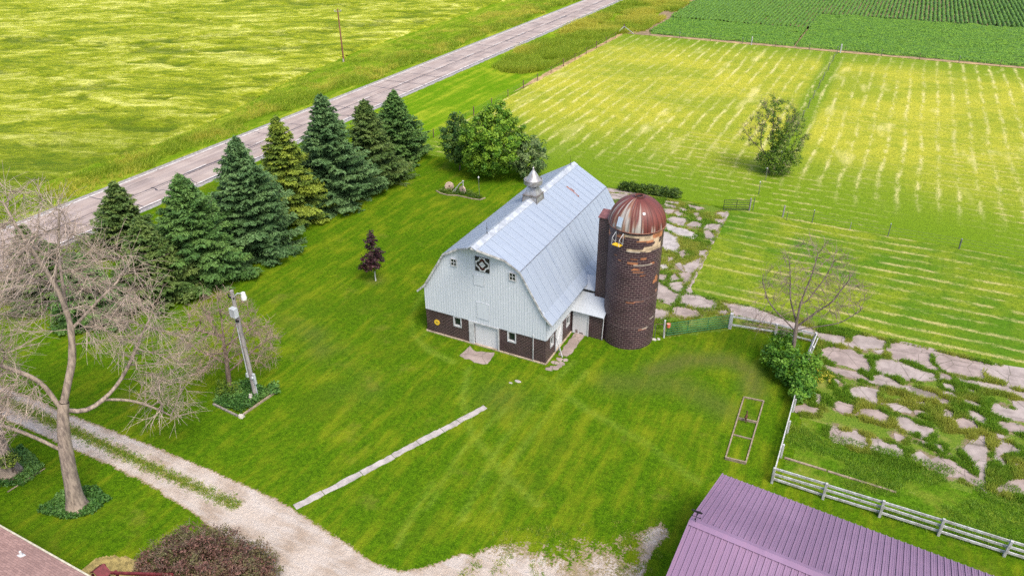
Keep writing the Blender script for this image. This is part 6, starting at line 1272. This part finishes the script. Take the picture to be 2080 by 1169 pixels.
rock('rock', 'rounded pale rock at the front corner of the pole bed', (-35.72, 27.3), (.28, .2, .2))
rock('flat_stone', 'longer flat pale stone lying in the lawn between barn and walk', (-19.85, 39.75), (.34, .16, .06), m=M_conc2); rock('flat_stone', 'smaller flat pale stone lying just in front of the longer one', (-20.25, 39.35), (.16, .11, .05), m=M_conc2)
for k, (x, y, a, b) in enumerate([(-18.05, 42.55, .42, .26), (-18.32, 43.2, .35, .22), (-18.15, 43.75, .3, .22), (-17.75, 43.35, .3, .2), (-18.35, 42.2, .3, .2), (-17.8, 42.95, .22, .26), (-17.7, 43.9, .2, .22)]):
    rock('concrete_chunk', 'broken pale concrete piece in the walk at the barn corner', (x, y), (a*1.15, b*1.2, .045), 'concrete piece', M_conc3, 'broken concrete pieces at the barn corner', rz=k)
for k, (x, y, a) in enumerate([(-12.25, 49.75, .2), (-11.95, 49.95, .16), (-12.5, 49.55, .14)]): rock('rubble_stone', 'pale rubble stone at the foot of the silo by the gate', (x, y), (a, a*.7, .12), 'stone', M_stone, 'rubble stones by the silo', rz=k)
o = MB(); o.cyl((-43.58, 15.3, .05), (-43.4, 17.7, .07), .045, .03, 8); o = o.build('stick', M_wood2, org=(-43.5, 16.5, 0)); tag(o, 'long pale stick lying on the lawn between the two thick trunks', 'stick')
o = MB(); 
for a, b in (((-.4, 40.14), (2.2, 40.12)), ((2.3, 40.1), (6.3, 40.05))): o.beam((*a, .04), (*b, .04), .14, .12)
o = o.build('edging_timber', M_wood2, org=(3, 40.1, 0)); tag(o, 'long pale timber lying in the coarse grass inside the white fence', 'timber')
# utility pole
up_ = (-96.03, 116.02)
f = empty('utility_pole', (*up_, 0), 'tall brown wooden utility pole at the edge of the grain field', 'utility pole')
mb = MB(); mb.cyl((*up_, -.1), (up_[0], up_[1], 10.4), .17, .11, 10); mb.build('pole', M_bpole, f); mb = MB(); mb.beam((up_[0]-.55, up_[1]-.35, 9.95), (up_[0]+.55, up_[1]+.35, 9.95), .09, .11); cb = mb.build('crossarm', M_pole, f)
mb = MB()
for q in (-.5, .5): mb.lathe([(.03, 10.0), (.06, 10.06), (.06, 10.18), (.02, 10.22)], (up_[0]+q, up_[1]+q*.64, 0), 8)
mb.build('insulator', M_qw, cb); mb = MB(); mb.box((up_[0]+.05, up_[1]-.16, .55), (.2, .12, 1.1)); mb.build('pole_guard', M_stone, f)
# old stone wheels bed behind the barn
def wheel(label, c, Rw, rz, tilt=0.):
    f = empty('stone_wheel', (*c, 0), label, 'millstone'); M = Matrix.Rotation(rz, 3, 'Z')@Matrix.Rotation(R(90)-tilt, 3, 'X'); mb = MB(); n = 28
    prof = [(.11, -.07), (Rw, -.07), (Rw, .07), (.11, .07)]; vs = []
    for r_, z_ in prof:
        for i in range(n): vs.append(Vector((c[0], c[1], Rw*.92))+M@Vector((r_*math.cos(2*math.pi*i/n), r_*math.sin(2*math.pi*i/n), z_)))
    mb.add(vs, [(k*n+i, k*n+(i+1) % n, ((k+1) % 4)*n+(i+1) % n, ((k+1) % 4)*n+i) for k in range(4) for i in range(n)]); mb.build('disc', plain('sandstone', (.44, .33, .26), .25, 3), f, bevel=.015)
    mb = MB(); ax = M@Vector((0, 0, 1)); cc = Vector((c[0], c[1], Rw*.92)); mb.cyl(cc-ax*.065, cc+ax*.03, .1, n=14); mb.build('hub', M_bronze, f)
wheel('upright tan millstone standing apart at the end of the bed', (-44.0, 69.85), .55, R(28)); wheel('tan millstone under the white bent pipe', (-42.1, 69.75), .48, R(-12))
f = empty('bent_frame', (-42.3, 69.6, 0), 'white bent metal frame between the two millstones', 'metal frame')
mb = MB(); mb.beam((-43.3, 69.3, .05), (-42.45, 69.62, 1.15), .16, .05); mb.beam((-43.12, 69.5, .05), (-42.45, 69.66, 1.12), .1, .05); mb.build('handle', M_wpost, f); mb = MB(); mb.tube([(-42.45, 69.63, 1.15), (-42.1, 69.7, 1.4), (-41.98, 69.72, 1.42)], .05, 8); mb.build('spout', M_wpost, f); mb = MB(); mb.cyl((-41.98, 69.72, .4), (-41.98, 69.72, 1.5), .07, .05, 10); mb.lathe([(.05, 1.46), (.11, 1.52), (.1, 1.62), (.02, 1.66)], (-41.98, 69.72, 0), 12); mb.build('body', M_wpost, f)
f = empty('garden_stake', (-39.75, 69.65, 0), 'thin dark stake with white knob in the millstone bed', 'garden stake'); mb = MB(); mb.cyl((-39.75, 69.65, -.05), (-39.8, 69.65, 2.35), .035, n=7); mb.build('stake', M_tpost, f); mb = MB(); mb.lathe([(.02, 2.3), (.08, 2.36), (.08, 2.5), (.02, 2.56)], (-39.8, 69.65, 0), 10); mb.build('knob', M_qw, f)
o = MB(); P_ = [(-45.3, 68.9), (-44.4, 68.45), (-43.4, 68.35), (-42.3, 68.75), (-41.2, 68.7), (-40.1, 68.65), (-39.2, 68.8), (-38.95, 69.6)]
for a, b in zip(P_[:-1], P_[1:]): o.beam((*a, .05), (*b, .05), .14, .1)
o = o.build('bed_edging', M_wood2, org=(-42, 68.6, 0)); tag(o, 'pale edging round the front of the millstone bed', 'edging')
# timber frame on the lawn with a rusty ornament
f = empty('timber_frame', (-3.35, 41.9, 0), 'long empty timber garden bed frame with two crossbars on the lawn', 'garden bed')
cs = [(-4.08, 45.38), (-2.7, 45.55), (-2.58, 38.45), (-3.86, 38.32)]
for a, b, h in ((cs[0], cs[3], .13), (cs[1], cs[2], .13), (cs[0], cs[1], .12), (cs[3], cs[2], .24), ((-3.93, 42.75), (-2.6, 42.9), .2), ((-3.89, 40.94), (-2.62, 41.02), .1)):
    mb = MB(); mb.beam((*a, h/2-.02), (*b, h/2-.02), .09, h); mb.build('board', M_wood2, f)
f = empty('ornament', (-3.42, 42.6, 0), 'rusty brown bird shaped iron ornament standing in the timber frame', 'ornament')
mb = MB(); mb.tube([(-3.42, 42.6, -.05), (-3.42, 42.6, .35)], .02, 6); mb.tube([(-3.36, 42.58, -.05), (-3.4, 42.6, .35)], .02, 6); mb.build('legs', M_bronze, f)
mb = MB(); mb.tube([(-3.46, 42.55, .28), (-3.44, 42.58, .45), (-3.42, 42.62, .62), (-3.43, 42.66, .78), (-3.45, 42.66, .9)], [.03, .1, .085, .045, .035], 8); mb.build('body', M_bronze, f); mb = MB(); mb.tube([(-3.45, 42.66, .88), (-3.45, 42.62, 1.02), (-3.42, 42.56, 1.06), (-3.38, 42.46, 1.02)], [.035, .055, .035, .008], 8); mb.build('head', M_bronze, f)
